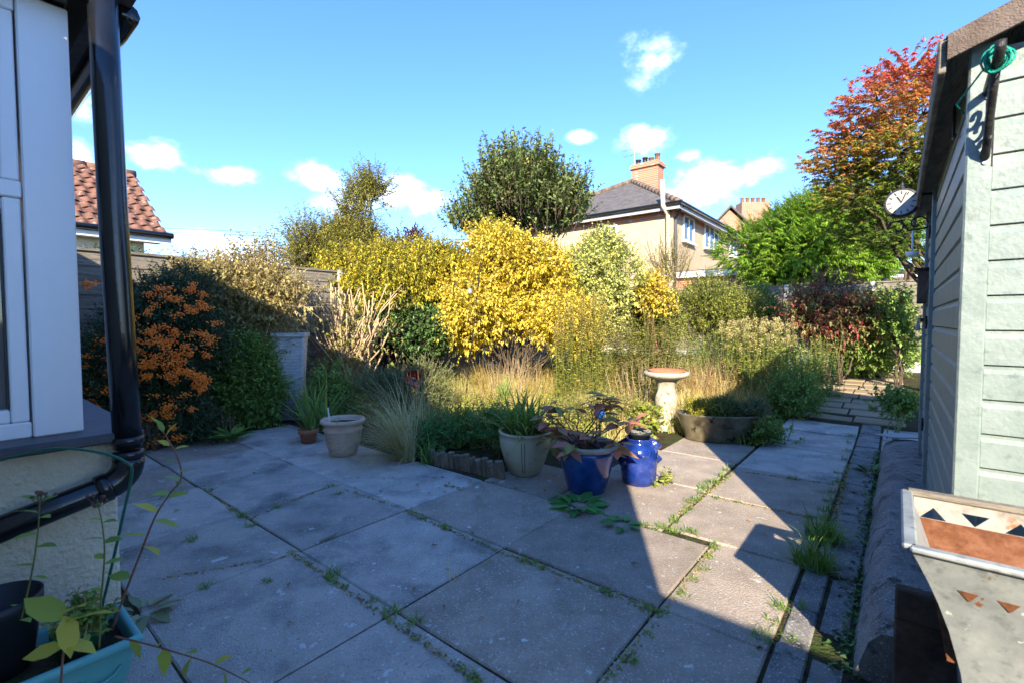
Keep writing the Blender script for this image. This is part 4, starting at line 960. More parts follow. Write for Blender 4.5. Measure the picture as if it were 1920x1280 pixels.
def build_shrubs():
    # the golden shrub
    c, r = ell(838, 1098, 425, 690, 8.6, 1.0); lb = np.vstack([lobes_for(*ell(835, 1095, 470, 630, 8.6, .9), 20, .4, 12), lobes_for(*ell(862, 1010, 415, 540, 8.5, .6), 8, .4, 3), lobes_for(*ell(812, 960, 530, 665, 8.3, .6), 9, .42, 4), lobes_for(*ell(990, 1135, 520, 665, 8.2, .6), 10, .4, 5)])
    shrub('golden_shrub', 'big golden yellow autumn shrub in the middle of the border', 'shrub', gp(965, 8.6), lb, 8200, .32, 12, .072, .048, 'yellow', upb=.15, rmin=.62, outw=.6, upw=.45, jit=.55, r0=.016, droop=.3, stem='stem', spread=.8, nb=120)
    c, r = ell(1040, 1188, 418, 640, 9.4, 1.0); shrub('variegated_shrub', 'cream and green variegated evergreen shrub beside the golden one', 'shrub', gp(1115, 9.6), lobes_for(c, r, 14, .5, 21), 4200, .24, 13, .062, .042, 'varieg', rmin=.75, r0=.04)
    c, r = ell(590, 900, 452, 640, 8.7, .8); shrub('yellow_green_shrub', 'yellow-green leafy shrub between the fence and the golden shrub', 'shrub', gp(735, 8.9), np.vstack([lobes_for(c, r, 24, .36, 31), lobes_for(*ell(770, 880, 455, 570, 8.8, .5), 7, .45, 33)]), 6600, .32, 12, .08, .036, 'ygreen', rmin=.6, r0=.03, droop=.4, nb=100)
    c, r = ell(690, 880, 530, 680, 8.3, .6); shrub('holly_bush', 'glossy dark green evergreen bush under the yellow-green shrub', 'shrub', gp(785, 8.3), lobes_for(c, r, 12, .45, 41), 2200, .2, 11, .06, .04, 'dark', rmin=.6, r0=.025)
    c, r = ell(1195, 1268, 512, 610, 9.4, .4); shrub('small_yellow_shrub', 'small yellow leaved shrub right of the variegated evergreen', 'shrub', gp(1232, 9.4), lobes_for(c, r, 7, .5, 51), 520, .22, 12, .06, .034, 'yellow', rmin=.6, r0=.02, stem='stem_red')
    c, r = ell(1262, 1400, 532, 650, 10.4, .7); shrub('hazy_green_shrub', 'loose olive green shrub in front of the brick extension', 'shrub', gp(1330, 10.4), lobes_for(c, r, 10, .45, 61), 1900, .3, 14, .06, .026, 'herb', rmin=.4, r0=.02, upw=.9, jit=.3)
    c, r = ell(1200, 1290, 470, 560, 10.9, .4); shrub('whippy_shrub', 'thin whippy shrub standing before the pebbledash wall', 'shrub', gp(1245, 10.9), lobes_for(c, r, 6, .45, 62), 160, .5, 14, .05, .02, 'willow', rmin=.2, r0=.015, upw=1.2, jit=.2)
    c, r = ell(1370, 1490, 548, 650, 10.8, .6); shrub('leafy_bush', 'rounded green bush before the back fence left of the crimson shrub', 'shrub', gp(1430, 10.8), lobes_for(c, r, 9, .45, 63), 1300, .26, 12, .06, .034, 'green', rmin=.5, r0=.02)
    c, r = ell(1150, 1300, 545, 660, 10.0, .6); shrub('leafy_bush', 'olive leafy bush low in front of the whippy shrub', 'shrub', gp(1225, 10.0), lobes_for(c, r, 9, .45, 64), 1300, .26, 12, .06, .03, 'herb', rmin=.5, r0=.02)
    c, r = ell(1590, 1720, 545, 640, 10.6, .5); shrub('leafy_bush', 'mid green bush between the crimson shrub and the garden arch', 'shrub', gp(1660, 10.6), lobes_for(c, r, 8, .45, 65), 900, .26, 12, .06, .036, 'green', rmin=.5, r0=.02)
    # red leaved spindle by the path
    c, r = ell(1455, 1690, 505, 650, 9., .8); shrub('spindle_shrub', 'straggly crimson and green leaved shrub near the path end', 'shrub', gp(1570, 9.), lobes_for(c, r, 13, .36, 71), 1500, .34, 10, .07, .045, 'redberry', rmin=.3, r0=.02, nb=110, droop=.4, upw=.3)
    c, r = ell(1505, 1720, 600, 700, 9.6, .8); shrub('dark_border_shrub', 'dark leafy shrubs crowding the far end of the path', 'shrub', gp(1630, 9.8), lobes_for(c, r, 14, .4, 81), 2600, .24, 10, .075, .045, 'green', rmin=.5, r0=.02)
    c, r = ell(1640, 1722, 520, 690, 8.4, .35); shrub('yellowing_climber', 'thin climber with yellow-green leaves beside the garden arch', 'shrub', gp(1690, 8.4), lobes_for(c, r, 8, .42, 83), 260, .3, 9, .085, .055, 'green', rmin=.3, r0=.014)
    # pyracantha with berries against the left fence
    bs = G(285, 838); c, r = ell(120, 415, 520, 850, 5.3, .55); lb = np.vstack([lobes_for(c, r, 24, .36, 91), lobes_for(*ell(130, 420, 740, 850, 5.15, .4), 9, .4, 94)]); lb = np.vstack([lb, lobes_for(*ell(250, 420, 480, 600, 5.6, .4), 5, .45, 92)])
    root = shrub('pyracantha', 'dark firethorn bush loaded with orange berries against the fence', 'shrub', bs, lb, 7500, .2, 12, .048, .02, 'pyra', rmin=.6, r0=.025, upw=.3)
    # berry clusters: flattened bunches on the sunny face
    g = np.random.default_rng(5); cl = []
    cx = [(330,590,75,55),(300,640,40,30),(345,680,60,40),(275,700,40,45),(330,740,55,40),(290,790,40,30),(350,650,50,20),(185,660,45,40),(200,720,40,30),(175,545,25,14),(255,590,28,40),(325,560,40,12),(260,660,25,40),(365,720,35,25),(320,820,45,14),(210,745,40,25),(230,800,25,30)]
    for (x, y, rx, ry) in cx:
        for k in range(int(rx*ry/150)+1):
            px, py = x+g.uniform(-1, 1)*rx, y+g.uniform(-1, 1)*ry; cl.append((px, py, 4.76+abs(px-300)*.0012+g.uniform(-.05, .2)))
    ico_v, ico_f = ico(); Vs, Fs = [], []; n = 0
    for (px, py, Y) in cl:
        p = V3(at(px, py, Y)); m = int(g.integers(14, 44)); w = g.uniform(.025, .075)
        q = p+g.normal(0, 1, (m, 3))*[w*.62, w*.5, .018]
        for b in q: Vs.append(ico_v*g.uniform(.0062, .009)+b); Fs.append(ico_f+n); n += len(ico_v)
    o = obj_np('berries', np.concatenate(Vs), [np.concatenate(Fs)], M['berry'], root, smooth=True); o['kind'] = 'stuff'
    # bramble tumbling over the fence
    c, r = ell(285, 590, 468, 680, 6.4, .4); lb = lobes_for(c, r, 22, .34, 101)
    shrub('bramble_thicket', 'half-bare bramble thicket tumbling over the board fence', 'shrub', G(430, 800), lb, 4200, .32, 8, .055, .036, 'bramble', stem='stem_tan', rmin=.3, r0=.012, nb=200, tw=.003, droop=.3)
    c, r = ell(395, 530, 610, 825, 6.1, .35); shrub('ivy_mound', 'dark green ivy and weeds at the fence foot beside the pillar', 'ivy', G(470, 792), lobes_for(c, r, 14, .42, 111), 2200, .2, 9, .05, .035, 'green', rmin=.5, r0=.012, stem='stem_green')
    c, r = ell(140, 290, 470, 540, 6.2, .25); shrub('fence_ivy', 'dark climbing foliage on the fence above the orange berries', 'ivy', gp(230, 6.2), lobes_for(c, r, 6, .45, 113), 240, .2, 9, .05, .033, 'dark', rmin=.5, r0=.012)
    # hard-pruned shrub with pale cut stems
    bs = G(655, 760); root = empty('pruned_shrub', bs, 'hard-pruned shrub of pale cut stems beside the concrete pillar', 'shrub'); mb = MB(); ends = []
    for i in range(95):
        x = random.gauss(655, 48); y = random.uniform(530, 640)
        if abs(x-655) > 100: continue
        p = at(x, y, 7.3+random.uniform(-.35, .35)); b = bs+Vector((random.gauss(0, .13), random.gauss(0, .13), 0)); b = b.lerp(p, .06)
        limb(mb, b, p, random.uniform(.01, .02), random.uniform(.006, .012), .07, 6, 4); ends.append(p)
        if random.random() < .6:
            q = b.lerp(p, random.uniform(.4, .8)); e = q+Vector((random.gauss(0, .16), random.gauss(0, .12), random.uniform(.05, .3))); limb(mb, q, e, .008, .004, .06, 5, 3); ends.append(e)
    mb.build('stems', M['stem_tan'], root, smooth=True)
    E_ = np.array([V3(p) for p in ends]); P = E_[rng.integers(0, len(E_), 420)]-[0, 0, 1]*rng.uniform(0, .55, (420, 1)); P = P+rng.normal(0, .06, P.shape)
    (V, Fa, rn), _ = foliage(P, nrm(rng.normal(0, 1, P.shape)+[0, 0, .3]), .12, 5, .05, .03, droop=.4); obj_np('leaves', V, [Fa], LM['bramble'], root, rn)
    (V, Fa, rn), _ = foliage(P[:60]-[0, 0, .25], nrm(rng.normal(0, 1, (60, 3))), .15, 4, .09, .06, droop=.5); obj_np('young_leaves', V, [Fa], LM['herb'], root, rn)
def ico():
    t = (1+5**.5)/2; v = np.array([(-1,t,0),(1,t,0),(-1,-t,0),(1,-t,0),(0,-1,t),(0,1,t),(0,-1,-t),(0,1,-t),(t,0,-1),(t,0,1),(-t,0,-1),(-t,0,1)], float); v /= np.linalg.norm(v[0])
    f = np.array([(0,11,5),(0,5,1),(0,1,7),(0,7,10),(0,10,11),(1,5,9),(5,11,4),(11,10,2),(10,7,6),(7,1,8),(3,9,4),(3,4,2),(3,2,6),(3,6,8),(3,8,9),(4,9,5),(2,4,11),(6,2,10),(8,6,7),(9,8,1)])
    return v, f
build_shrubs()

# ================================================================== BORDER PLANTS
def build_border():
    # uncountable dry grass and low growth filling the bed
    def fill(name, label, n, ubox, leaf, L, w, lean, curl, keep=None, seg=3):
        u = rng.uniform(ubox[0], ubox[1], n); v = rng.uniform(ubox[2], ubox[3], n)
        x = u*A.x+v*D.x; y = u*A.y+v*D.y
        if keep is not None:
            k = keep(u, v); u, v, x, y = u[k], v[k], x[k], y[k]
        n = len(x); cl = .5+.5*np.sin(u*3.1+1.3*np.sin(v*2.3))*np.sin(v*2.7+u)
        z = np.array([gz(a, b) for a, b in zip(x, y)])-.03
        P = np.stack([x, y, z], 1); hh = L(u, v)*(.45+.8*cl)*rng.uniform(.5, 1.15, n)
        V, Fq, rn = blades(P, rng.uniform(0, 2*np.pi, n), hh, w, np.abs(rng.normal(lean, lean*.6, n)), curl*rng.uniform(.3, 1.4, n), np.clip(cl*.5+rng.uniform(0, .6, n), 0, 1), seg)
        V[:, 2] = np.maximum(V[:, 2], -.015)
        o = obj_np(name, V, [Fq], LM[leaf], None, rn); tag(o, label, 'grass', kind='stuff')
    hmid = lambda u, v: np.clip(.2+.13*(v-3.6), .14, .62)
    front = lambda u, v: (v > 3.75+.25*np.sin(u*2)+np.where(u > -2.1, 1.7, 0)+np.where(u < -4.2, -.35, 0)) & ~((u > -2.3) & (v < 5.6))
    fill('dry_grass', 'tall dry straw coloured grass filling the border', 30000, (-7.2, -1.35, 3.2, 11), 'straw', hmid, .007, .3, .9, front)
    fill('golden_grass', 'golden arching grass growing through the border', 20000, (-5.5, -1.4, 4.6, 9.5), 'gold', lambda u, v: hmid(u, v)*1.1, .006, .35, 1.2, front)
    fill('green_growth', 'low green grass and weeds under the border plants', 26000, (-7.3, -1.3, 3.2, 13.3), 'lawn', lambda u, v: np.clip(.1+.05*(v-3), .08, .4), .012, .45, .9, front)
    fill('path_edge_grass', 'ragged green grass along the left edge of the path', 3800, (-1.75, -1.12, 5.5, 13.2), 'lawn', lambda u, v: np.full_like(u, .24), .008, .5, 1.0)
    # broad leaved ground cover so that no bare soil shows between plants
    n = 9000; u = rng.uniform(-7.3, -1.3, n); v = rng.uniform(3.3, 13.3, n); k = front(u, v); u, v = u[k], v[k]
    P = np.stack([u*A.x+v*D.x, u*A.y+v*D.y, rng.uniform(0, .14, len(u))+.24*np.clip((v-6)/8, 0, 1)**1.5], 1)
    (V, Fa, rn), _ = foliage(P, nrm(rng.normal(0, .6, P.shape)+[0, 0, .8]), .22, 7, .055, .034)
    tag(obj_np('ground_cover', V, [Fa], LM['herb'], None, rn), 'low leafy ground cover beneath the border shrubs', 'ground cover', kind='stuff')

    def mound(name, label, box, Y, leaf, n, tl, nl, ll, lw, base=None, ry=.35, k=8, lr=.5, seed=1, **kw):
        c, r = ell(*box, Y, ry); return shrub(name, label, kw.pop('cat', 'plant'), base or gp((box[0]+box[1])/2, Y), lobes_for(c, r, k, lr, seed), n, tl, nl, ll, lw, leaf, r0=.008, stem=kw.pop('stem', 'stem_green'), rmin=kw.pop('rmin', .4), **kw)
    mound('grey_green_mound', 'fine grey-green mounded plant behind the red metal poppy', (655, 850, 672, 790), 6.5, 'grey', 1500, .16, 12, .026, .010, k=12, seed=201)
    mound('low_sage', 'low green leafy plant filling the bed behind the log edging', (800, 930, 770, 850), 5.2, 'herb', 420, .16, 9, .04, .018, seed=202)
    # ornamental grasses
    tuft('blonde_grass', 'blonde feathery grass tuft spilling over the pale terracotta pot', 'grass', G(762, 862), 640, .95, .0035, .09, .85, 1.5, 'straw', az0=3.0, azs=.95, seg=6)
    tuft('blonde_grass', 'upright blonde grass stems behind the spilling tuft', 'grass', G(790, 835), 200, .75, .003, .1, .35, .6, 'straw', seg=5)
    for (x, y, L, lab) in [(905, 745, .75, 'brown-gold arching grass left of the iris spear leaves'), (985, 735, .7, 'golden grass clump below the golden shrub'), (1075, 735, .6, 'golden grass clump behind the cream pot plants'), (830, 735, .6, 'golden grass clump beside the feeder pole foot')]:
        tuft('grass_clump', lab, 'grass', G(x, y), 420, L, .005, .12, .45, 1.3, 'gold', seg=5)
    for (x, y, L, lab) in [(945, 770, .55, 'grey-green iris leaves standing behind the cream pot'), (1400, 760, .75, 'dark spiky strap leaves rising behind the oval tub'), (855, 838, .4, 'green grassy clump inside the log edging'), (1435, 750, .7, 'brownish strap leaves right of the oval tub')]:
        tuft('strap_leaved_plant', lab, 'plant', G(x, y), 60, L, .02, .07, .3, .5, 'blade', seg=4)
    tuft('limp_strap_plant', 'limp green strap leaves hanging over the log edging', 'plant', G(800, 868), 34, .42, .014, .05, .8, 1.3, 'blade', seg=5)
    # tall perennials
    stalks('goldenrod', 'tall goldenrod stems with faded yellow tops in the border', 'plant', gp(1090, 7.2), 85, .42, 1.6, 'goldrod', .085, .016, 34, lean=.07, heads=('gold', 46, .022, .3))
    stalks('fennel', 'wispy feathery fennel-like plant right of the goldenrod', 'plant', gp(1205, 7.6), 120, .5, 1.4, 'fennel', .13, .004, 46, lean=.16)
    stalks('tall_asters', 'sunlit clump of leafy aster stems with fluffy seed heads', 'plant', gp(1425, 7.4), 170, .58, 1.2, 'herb', .085, .026, 26, lean=.06, heads=('straw', 40, .02, .07), ellip=.7)
    stalks('tall_asters', 'green leafy stems between the fennel and the sunlit asters', 'plant', gp(1320, 8.2), 110, .6, 1.05, 'green', .07, .022, 24, lean=.1)
    stalks('tall_asters', 'shaded leafy stems at the path edge below the crimson shrub', 'plant', gp(1510, 8.0), 120, .55, .95, 'green', .08, .024, 20, lean=.12)
    stalks('seed_stem_clump', 'dry reddish brown stems between birdbath and sunlit asters', 'plant', gp(1335, 7.0), 60, .35, .75, 'litter', .05, .015, 14, stem='stem_red', lean=.25)
    stalks('seed_stem_clump', 'thin dry flower stems behind the birdbath', 'plant', gp(1210, 6.6), 50, .4, .8, 'bramble', .04, .008, 12, stem='stem_tan', lean=.2)
    stalks('seed_stem_clump', 'thin bleached stems below the golden shrub', 'plant', gp(960, 7.6), 60, .6, .7, 'straw', .05, .008, 12, stem='stem_tan', lean=.2)
    mound('red_geum', 'low plants with a few red flowers behind the red-leaved potted hydrangea', (1040, 1200, 735, 800), 5.6, 'bramble', 380, .14, 9, .03, .014, seed=204)
    mound('nasturtium', 'round-leaved bright green plant beside the birdbath foot', (1170, 1240, 765, 815), 5.5, 'herb', 120, .1, 5, .07, .06, seed=205)
    mound('ferny_plant', 'bright green ferny plant in the log-edged bed', (745, 850, 785, 850), 4.9, 'fern', 330, .16, 11, .04, .016, seed=206, flat=.2)
    mound('daylily_companion', 'bright green ferny foliage beside the cream pot', (880, 1000, 765, 850), 4.7, 'fern', 300, .16, 10, .045, .016, seed=207, flat=.2)
    mound('path_side_weeds', 'leafy green weeds along the shed plinth at the path', (1655, 1720, 725, 780), 5.9, 'green', 260, .14, 8, .05, .034, base=W(.0, 6.75), seed=208, ry=.25)
    mound('tub_side_weeds', 'green nettle-like weeds at the foot of the oval tub', (1380, 1480, 780, 850), 5.2, 'green', 330, .14, 8, .045, .03, seed=209)
    mound('border_weeds', 'mixed green weeds spilling onto the path past the oval tub', (1430, 1530, 700, 800), 6.6, 'green', 700, .2, 9, .05, .026, seed=210, k=10)
    mound('spear_weeds', 'green leaves between the small terracotta pot and the pillar', (580, 660, 700, 790), 6.2, 'green', 300, .2, 8, .06, .03, seed=211)
    # leaning bird feeder pole with a hoop
    Y = 7.7; r = empty('feeder_pole', at(873, 765, Y), 'leaning metal bird feeder pole with a curled hook before the golden shrub', 'pole')
    a, b = at(872, 762, Y), at(901, 492, Y); a.z = max(a.z, gz(a.x, a.y)-.05); MB().tube([Vector((a.x, a.y, 0)), a.lerp(b, .5), b], .009, 8).build('pole', M['iron'], r, smooth=True)
    h0 = a.lerp(b, .80); mb = MB(); mb.tube([h0+Vector((-.2+.2*math.cos(t), 0, .2*math.sin(t)+.06*t*0)) for t in [i*.3 for i in range(13)]], .006, 6); mb.build('hook', M['iron'], r, smooth=True)
    q = h0+Vector((-.12, 0, .12)); mb = MB(); mb.tube([q, q-UP*.06], .003, 5); mb.lathe(q-UP*.17, [(.0, 0), (.04, .01), (.045, .05), (.02, .1), (0, .11)], 10); mb.build('feeder', M['galv'], r, smooth=True)
    # red metal poppy on a stake
    Y = 6.2; c = at(776, 708, Y); r = empty('metal_poppy', Vector((c.x+.05, c.y, 0)), 'red enamelled metal poppy on a thin dark stake', 'ornament')
    MB().tube([Vector((c.x+.05, c.y+.03, -.02)), Vector((c.x+.03, c.y+.03, c.z-.1)), c+Vector((0, .03, 0))], .007, 6).build('stake', M['iron'], r)
    for k in range(4):
        mb = MB(); a0 = k*math.pi/2+.4; vs = [c+Vector((0, .015, 0))]; N = 9
        for i in range(N):
            t = a0+(-.9+1.8*i/(N-1)); rr = .105*(1+.12*math.sin(i*1.9)); vs.append(c+Vector((rr*math.cos(t), -.035-.012*math.sin(i*2.3), rr*math.sin(t))))
        mb.add(vs, [(0, i, i+1) for i in range(1, N)]); mb.build('petal', M['poppy'], r, smooth=True)
    MB().lathe(c+Vector((0, -.03, -.012)), [(.0, 0), (.02, .004), (.024, .014), (.0, .028)], 12).build('centre', M['glaze_cream'], r, smooth=True)
    c = at(1125, 775, 4.5); r = empty('glass_ball', Vector((c.x, c.y, 0)), 'small blue and red glass ball on a stake behind the potted hydrangea', 'ornament')
    MB().tube([Vector((c.x, c.y, 0)), c], .006, 6).build('stake', M['iron'], r); mb = MB(); mb.lathe(c-UP*.05, [(.05*math.sin(t), .05-.05*math.cos(t)) for t in [math.pi*i/12 for i in range(13)]], 18); mb.build('ball', M['glaze_blue'], r, smooth=True)
    # tapered concrete pillar on a block
    b = G(548, 783); r = empty('concrete_pillar', b, 'tall tapered ribbed concrete pedestal standing by the fence', 'pedestal')
    Y = b.y; zt = at(545, 632, Y).z; ax, ay = Vector((.97, .24, 0)).normalized(), Vector((-.24, .97, 0)).normalized()
    MB().box(b+UP*.13, (.5, .42, .26), ax, ay).build('base_block', M['kerb'], r, bevel=.015)
    mb = MB(); n = 40; vs = []
    for i in range(n+1):
        t = i/n; z = .26+(zt-.26)*t; w = .145+.05*t+(.0035 if i % 2 else 0); 
        vs += [b+ax*(w*sx)+ay*(w*.8*sy)+UP*z for sx, sy in ((-1, -1), (1, -1), (1, 1), (-1, 1))]
    mb.add(vs, [(4*i+k, 4*i+(k+1) % 4, 4*i+4+(k+1) % 4, 4*i+4+k) for i in range(n) for k in range(4)]+[(4*n, 4*n+1, 4*n+2, 4*n+3)]); mb.build('shaft', M['pillar'], r)
    MB().box(b+UP*(zt+.03), (.44, .37, .06), ax, ay).build('cap', M['pillar'], r, bevel=.012)
    for s in (-1, 1): MB().prism([b+ax*(s*.145)-ay*.119+UP*.26, b+ax*(s*.197)-ay*.16+UP*zt, b+ax*(s*.175)-ay*.168+UP*zt, b+ax*(s*.123)-ay*.127+UP*.26], ay*.02).build('edge_strip', M['pillar'], r)
    # log roll edging, each half log a part
    r = empty('log_edging', G(880, 880), 'curved roll of short weathered half-log edging round the bed', 'edging')
    pl = [G(x, y) for x, y in ((812, 866), (835, 872), (862, 876), (890, 882), (918, 890), (942, 896))]; n = 17
    for i in range(n):
        t = i/(n-1)*(len(pl)-1); k = min(int(t), len(pl)-2); p = pl[k].lerp(pl[k+1], t-k); h = random.uniform(.1, .16)
        lean = Vector((random.gauss(-.12, .08), random.gauss(-.08, .06), 1)).normalized()
        MB().tube([p-UP*.03, p+lean*h*.6, p+lean*h], [.034, .034, .031], 9).build('log', M['log'], r)
build_border()

# ================================================================== POTS
def leaf_mesh(name, mat, rnd):
    V, Fa, rn = leaf_geo(np.zeros((1, 3)), np.array([[0, 1., 0]]), 1., .5, np.array([rnd]), .18, .18, roll=0., near=True)
    return mesh_np(name, V, [Fa], mat, rn, smooth=True)
def put_leaf(me, parent, p, d, size, roll=0., name='leaf'):
    d = Vector(d).normalized(); s = d.cross(UP); s = s.normalized() if s.length > 1e-3 else Vector((1, 0, 0)); n = s.cross(d)
    s2 = s*math.cos(roll)+n*math.sin(roll); n2 = s2.cross(d)
    o = link(name, me, parent); m = Matrix((s2, d, n2)).transposed().to_4x4(); m = m @ Matrix.Diagonal((size, size, size, 1)); m.translation = Vector(p)-root_loc(parent)
    o.matrix_local = m; return o
def wobble(o, amp):
    me = o.data
    for v in me.vertices: v.co += Vector((random.gauss(0, amp), random.gauss(0, amp), random.gauss(0, amp)))
def build_pots():
    # cream pot with strap leaves
    b = G(985, 897); b.y += .17; r = empty('cream_pot', b, 'bulging cream glazed pot with brown runs holding strap-leaved plant', 'pot')
    MB().lathe(b, [(.12, 0), (.135, .01), (.185, .12), (.222, .25), (.228, .32), (.222, .355), (.235, .365), (.235, .385), (.21, .385), (.2, .33)], 40).build('body', M['glaze_cream'], r, smooth=True)
    ln = MB()
    for a in (-1.72, -1.6): ln.tube([b+Vector(((rr+.001)*math.cos(a), (rr+.001)*math.sin(a), z)) for rr, z in ((.15, .04), (.185, .12), (.222, .25), (.227, .32))], .0025, 5)
    ln.build('incised_lines', M['wood_dark'], r); MB().lathe(b+UP*.34, [(.0, .0), (.205, -.005)], 24).build('compost', M['soil'], r)
    p = b+UP*.34; tuft('daylily', 'strap-leaved green plant arching out of the cream pot', 'plant', p, 190, .52, .022, .15, .75, 1.5, 'lawn', seg=5)
    c = V3(b+UP*.4); shrub('trailing_foliage', 'small trailing leaves and brown stems round the cream pot rim', 'plant', p, lobes_for(c, (.22, .2, .09), 5, .5, 3), 120, .1, 7, .035, .022, 'bramble', r0=.004, stem='stem_red', rmin=.3, droop=.4, zmin=-.1)
    # blue glazed pot with red-leaved hydrangea
    b = G(1106, 932); b.y += .17; r = empty('blue_pot', b, 'big cobalt blue glazed pot with sandy rim and red-leaved hydrangea', 'pot')
    MB().lathe(b, [(.14, 0), (.15, .008), (.17, .08), (.2, .2), (.222, .31), (.224, .345)], 44).build('body', M['glaze_blue'], r, smooth=True)
    MB().lathe(b, [(.224, .343), (.242, .352), (.248, .368), (.243, .385), (.222, .388), (.208, .375), (.2, .3)], 44).build('rim', M['pot_rim'], r, smooth=True); MB().lathe(b+UP*.335, [(.0, .02), (.21, 0)], 24).build('compost', M['soil'], r)
    h = empty('hydrangea', b+UP*.34, 'hydrangea with red, orange and olive autumn leaves in the blue pot', 'plant'); ml = [leaf_mesh('leaf', LM['hydr'], q) for q in (.03, .06, .3, .5, .85, .97)]
    for i in range(30):
        x, y = random.uniform(1020, 1195), random.uniform(735, 850)
        e = at(x, y, b.y+random.uniform(-.22, .22)); s = b+UP*.34+Vector((random.gauss(0, .06), random.gauss(0, .06), 0))
        mb = MB(); limb(mb, s, e, .006, .003, .08, 5, 4); mb.build('stem', M['stem_red'], h, smooth=True)
        a0 = random.uniform(0, 6.3)
        for k in range(random.choice((4, 5, 6, 6))):
            a = a0+k*1.57+(.78 if k > 3 else 0); el = random.uniform(-.35, .5); dv = Vector((math.cos(a)*math.cos(el), math.sin(a)*math.cos(el), math.sin(el)))
            put_leaf(random.choice(ml), h, e-UP*(.025*(k//2)), dv, random.uniform(.11, .18), random.uniform(-.4, .4))
    # strawberry jar
    b = G(1205, 914); b.y += .13; r = empty('strawberry_jar', b, 'dark blue glazed strawberry jar with side pockets topped by a grit pot', 'pot')
    MB().lathe(b, [(.115, 0), (.13, .01), (.14, .05), (.15, .16), (.158, .25), (.15, .3), (.12, .335), (.105, .35), (.108, .375), (.118, .385), (.1, .385), (.095, .35)], 40).build('body', M['glaze_dark'], r, smooth=True)
    for (a, z) in [(-1.57, .22), (-2.9, .13), (-.25, .16), (-.1, .27), (1.2, .2), (2.5, .26)]:
        o = Vector((math.cos(a), math.sin(a), 0)); t = Vector((-o.y, o.x, 0)); c = b+UP*z; dirs = (o*.6+UP*.8).normalized(); mb = MB(); rings = []
        s2 = dirs.cross(t).normalized(); vs = []; N = 14
        for (dist, rr) in [(.1, .062), (.155, .055), (.2, .056), (.207, .052), (.19, .043), (.14, .038)]:
            vs += [c+o*.02+dirs*dist*.82+o*dist*.12-UP*.05+(t*math.cos(k)+s2*math.sin(k))*rr for k in [2*math.pi*j/N for j in range(N)]]
        mb.add(vs, [(i*N+j, i*N+(j+1) % N, (i+1)*N+(j+1) % N, (i+1)*N+j) for i in range(5) for j in range(N)]); mb.build('pocket', M['glaze_dark'], r, smooth=True)
    g = empty('grit_pot', b+UP*.35, 'small dark green pot full of grey grit sitting in the strawberry jar', 'pot')
    MB().lathe(b+UP*.355, [(.075, 0), (.095, .06), (.108, .065), (.108, .085), (.1, .085), (.095, .07)], 28).build('body', M['green_pl'] if False else M['dkplastic'], g, smooth=True)
    iv, fv = ico(); Vs, Fs = [], []; k = 0
    for i in range(420):
        q = math.sqrt(random.random())*.094; a = random.uniform(0, 6.28); p = np.array([b.x+q*math.cos(a), b.y+q*math.sin(a), b.z+.437+random.uniform(-.004, .008)]); Vs.append(iv*np.array([random.uniform(.004, .008) for _ in range(3)])+p); Fs.append(fv+k); k += 12
    o = obj_np('grit', np.concatenate(Vs), [np.concatenate(Fs)], M['gravel'], g); o['kind'] = 'stuff'
    t = stalks('strawberry_runner', 'trailing strawberry leaves at the right of the strawberry jar', 'plant', b+Vector((.2, -.02, 0)), 9, .08, .16, 'herb', .06, .045, 5, lean=.7)
    # pale terracotta pot and small pot with iris
    b = G(634, 858); b.y += .15; r = empty('terracotta_pot', b, 'pale weathered terracotta pot with wide rolled rim and plant label', 'pot')
    MB().lathe(b, [(.12, 0), (.13, .008), (.165, .12), (.182, .24), (.19, .25), (.19, .27), (.184, .28), (.19, .32), (.215, .33), (.222, .345), (.215, .362), (.19, .366), (.178, .35), (.172, .3)], 40).build('body', M['terra_pale'], r, smooth=True); MB().lathe(b+UP*.315, [(.0, .01), (.178, 0)], 24).build('compost', M['soil'], r)
    l = at(617, 800, b.y); MB().box((l.x, b.y, b.z+.39), (.014, .003, .17), (1, 0, .1), (0, 1, 0), (-.1, 0, 1)).build('plant_label', M['white_pl'], r)
    tuft('seedlings', 'few small green seedlings in the pale terracotta pot', 'plant', b+UP*.32-Vector((.08, 0, 0)), 24, .06, .012, .05, .7, .8, 'green')
    b = G(573, 832); b.y += .08; r = empty('small_pot', b, 'small orange terracotta pot tucked under spiky iris leaves', 'pot')
    MB().lathe(b, [(.07, 0), (.095, .11), (.108, .112), (.112, .155), (.1, .155), (.095, .13)], 30).build('body', M['terracotta'], r, smooth=True)
    tuft('iris', 'fan of long green iris leaves above the small orange pot', 'plant', b+Vector((.04, .12, .1)), 64, .75, .03, .12, .6, .8, 'blade', seg=5)
    # bird bath
    b = G(1253, 806); b.y += .1; r = empty('bird_bath', b, 'weathered pale stone bird bath with a terracotta dish on top', 'bird bath'); H = .76
    mb = MB(); n = 36; pr = [(.165, 0), (.168, .05), (.15, .07), (.148, .14), (.128, .2), (.12, .28), (.135, .36), (.13, .43), (.105, .5), (.112, .56), (.135, .6), (.15, .625)]; vs = []
    for (rr, z) in pr:
        for j in range(n):
            a = 2*math.pi*j/n; k = rr*(1+.09*math.sin(3*a+z*14)*math.sin(z*9)+.05*math.sin(7*a-z*22)) if .06 < z < .55 else rr
            vs.append(b+Vector((k*math.cos(a), k*math.sin(a), z)))
    mb.add(vs, [(i*n+j, i*n+(j+1) % n, (i+1)*n+(j+1) % n, (i+1)*n+j) for i in range(len(pr)-1) for j in range(n)]); mb.build('pedestal', M['stone'], r, smooth=True)
    MB().lathe(b+UP*.62, [(.12, 0), (.2, .02), (.262, .05), (.278, .075), (.27, .1), (.24, .105), (.2, .085), (0, .07)], 40).build('bowl', M['stone'], r, smooth=True)
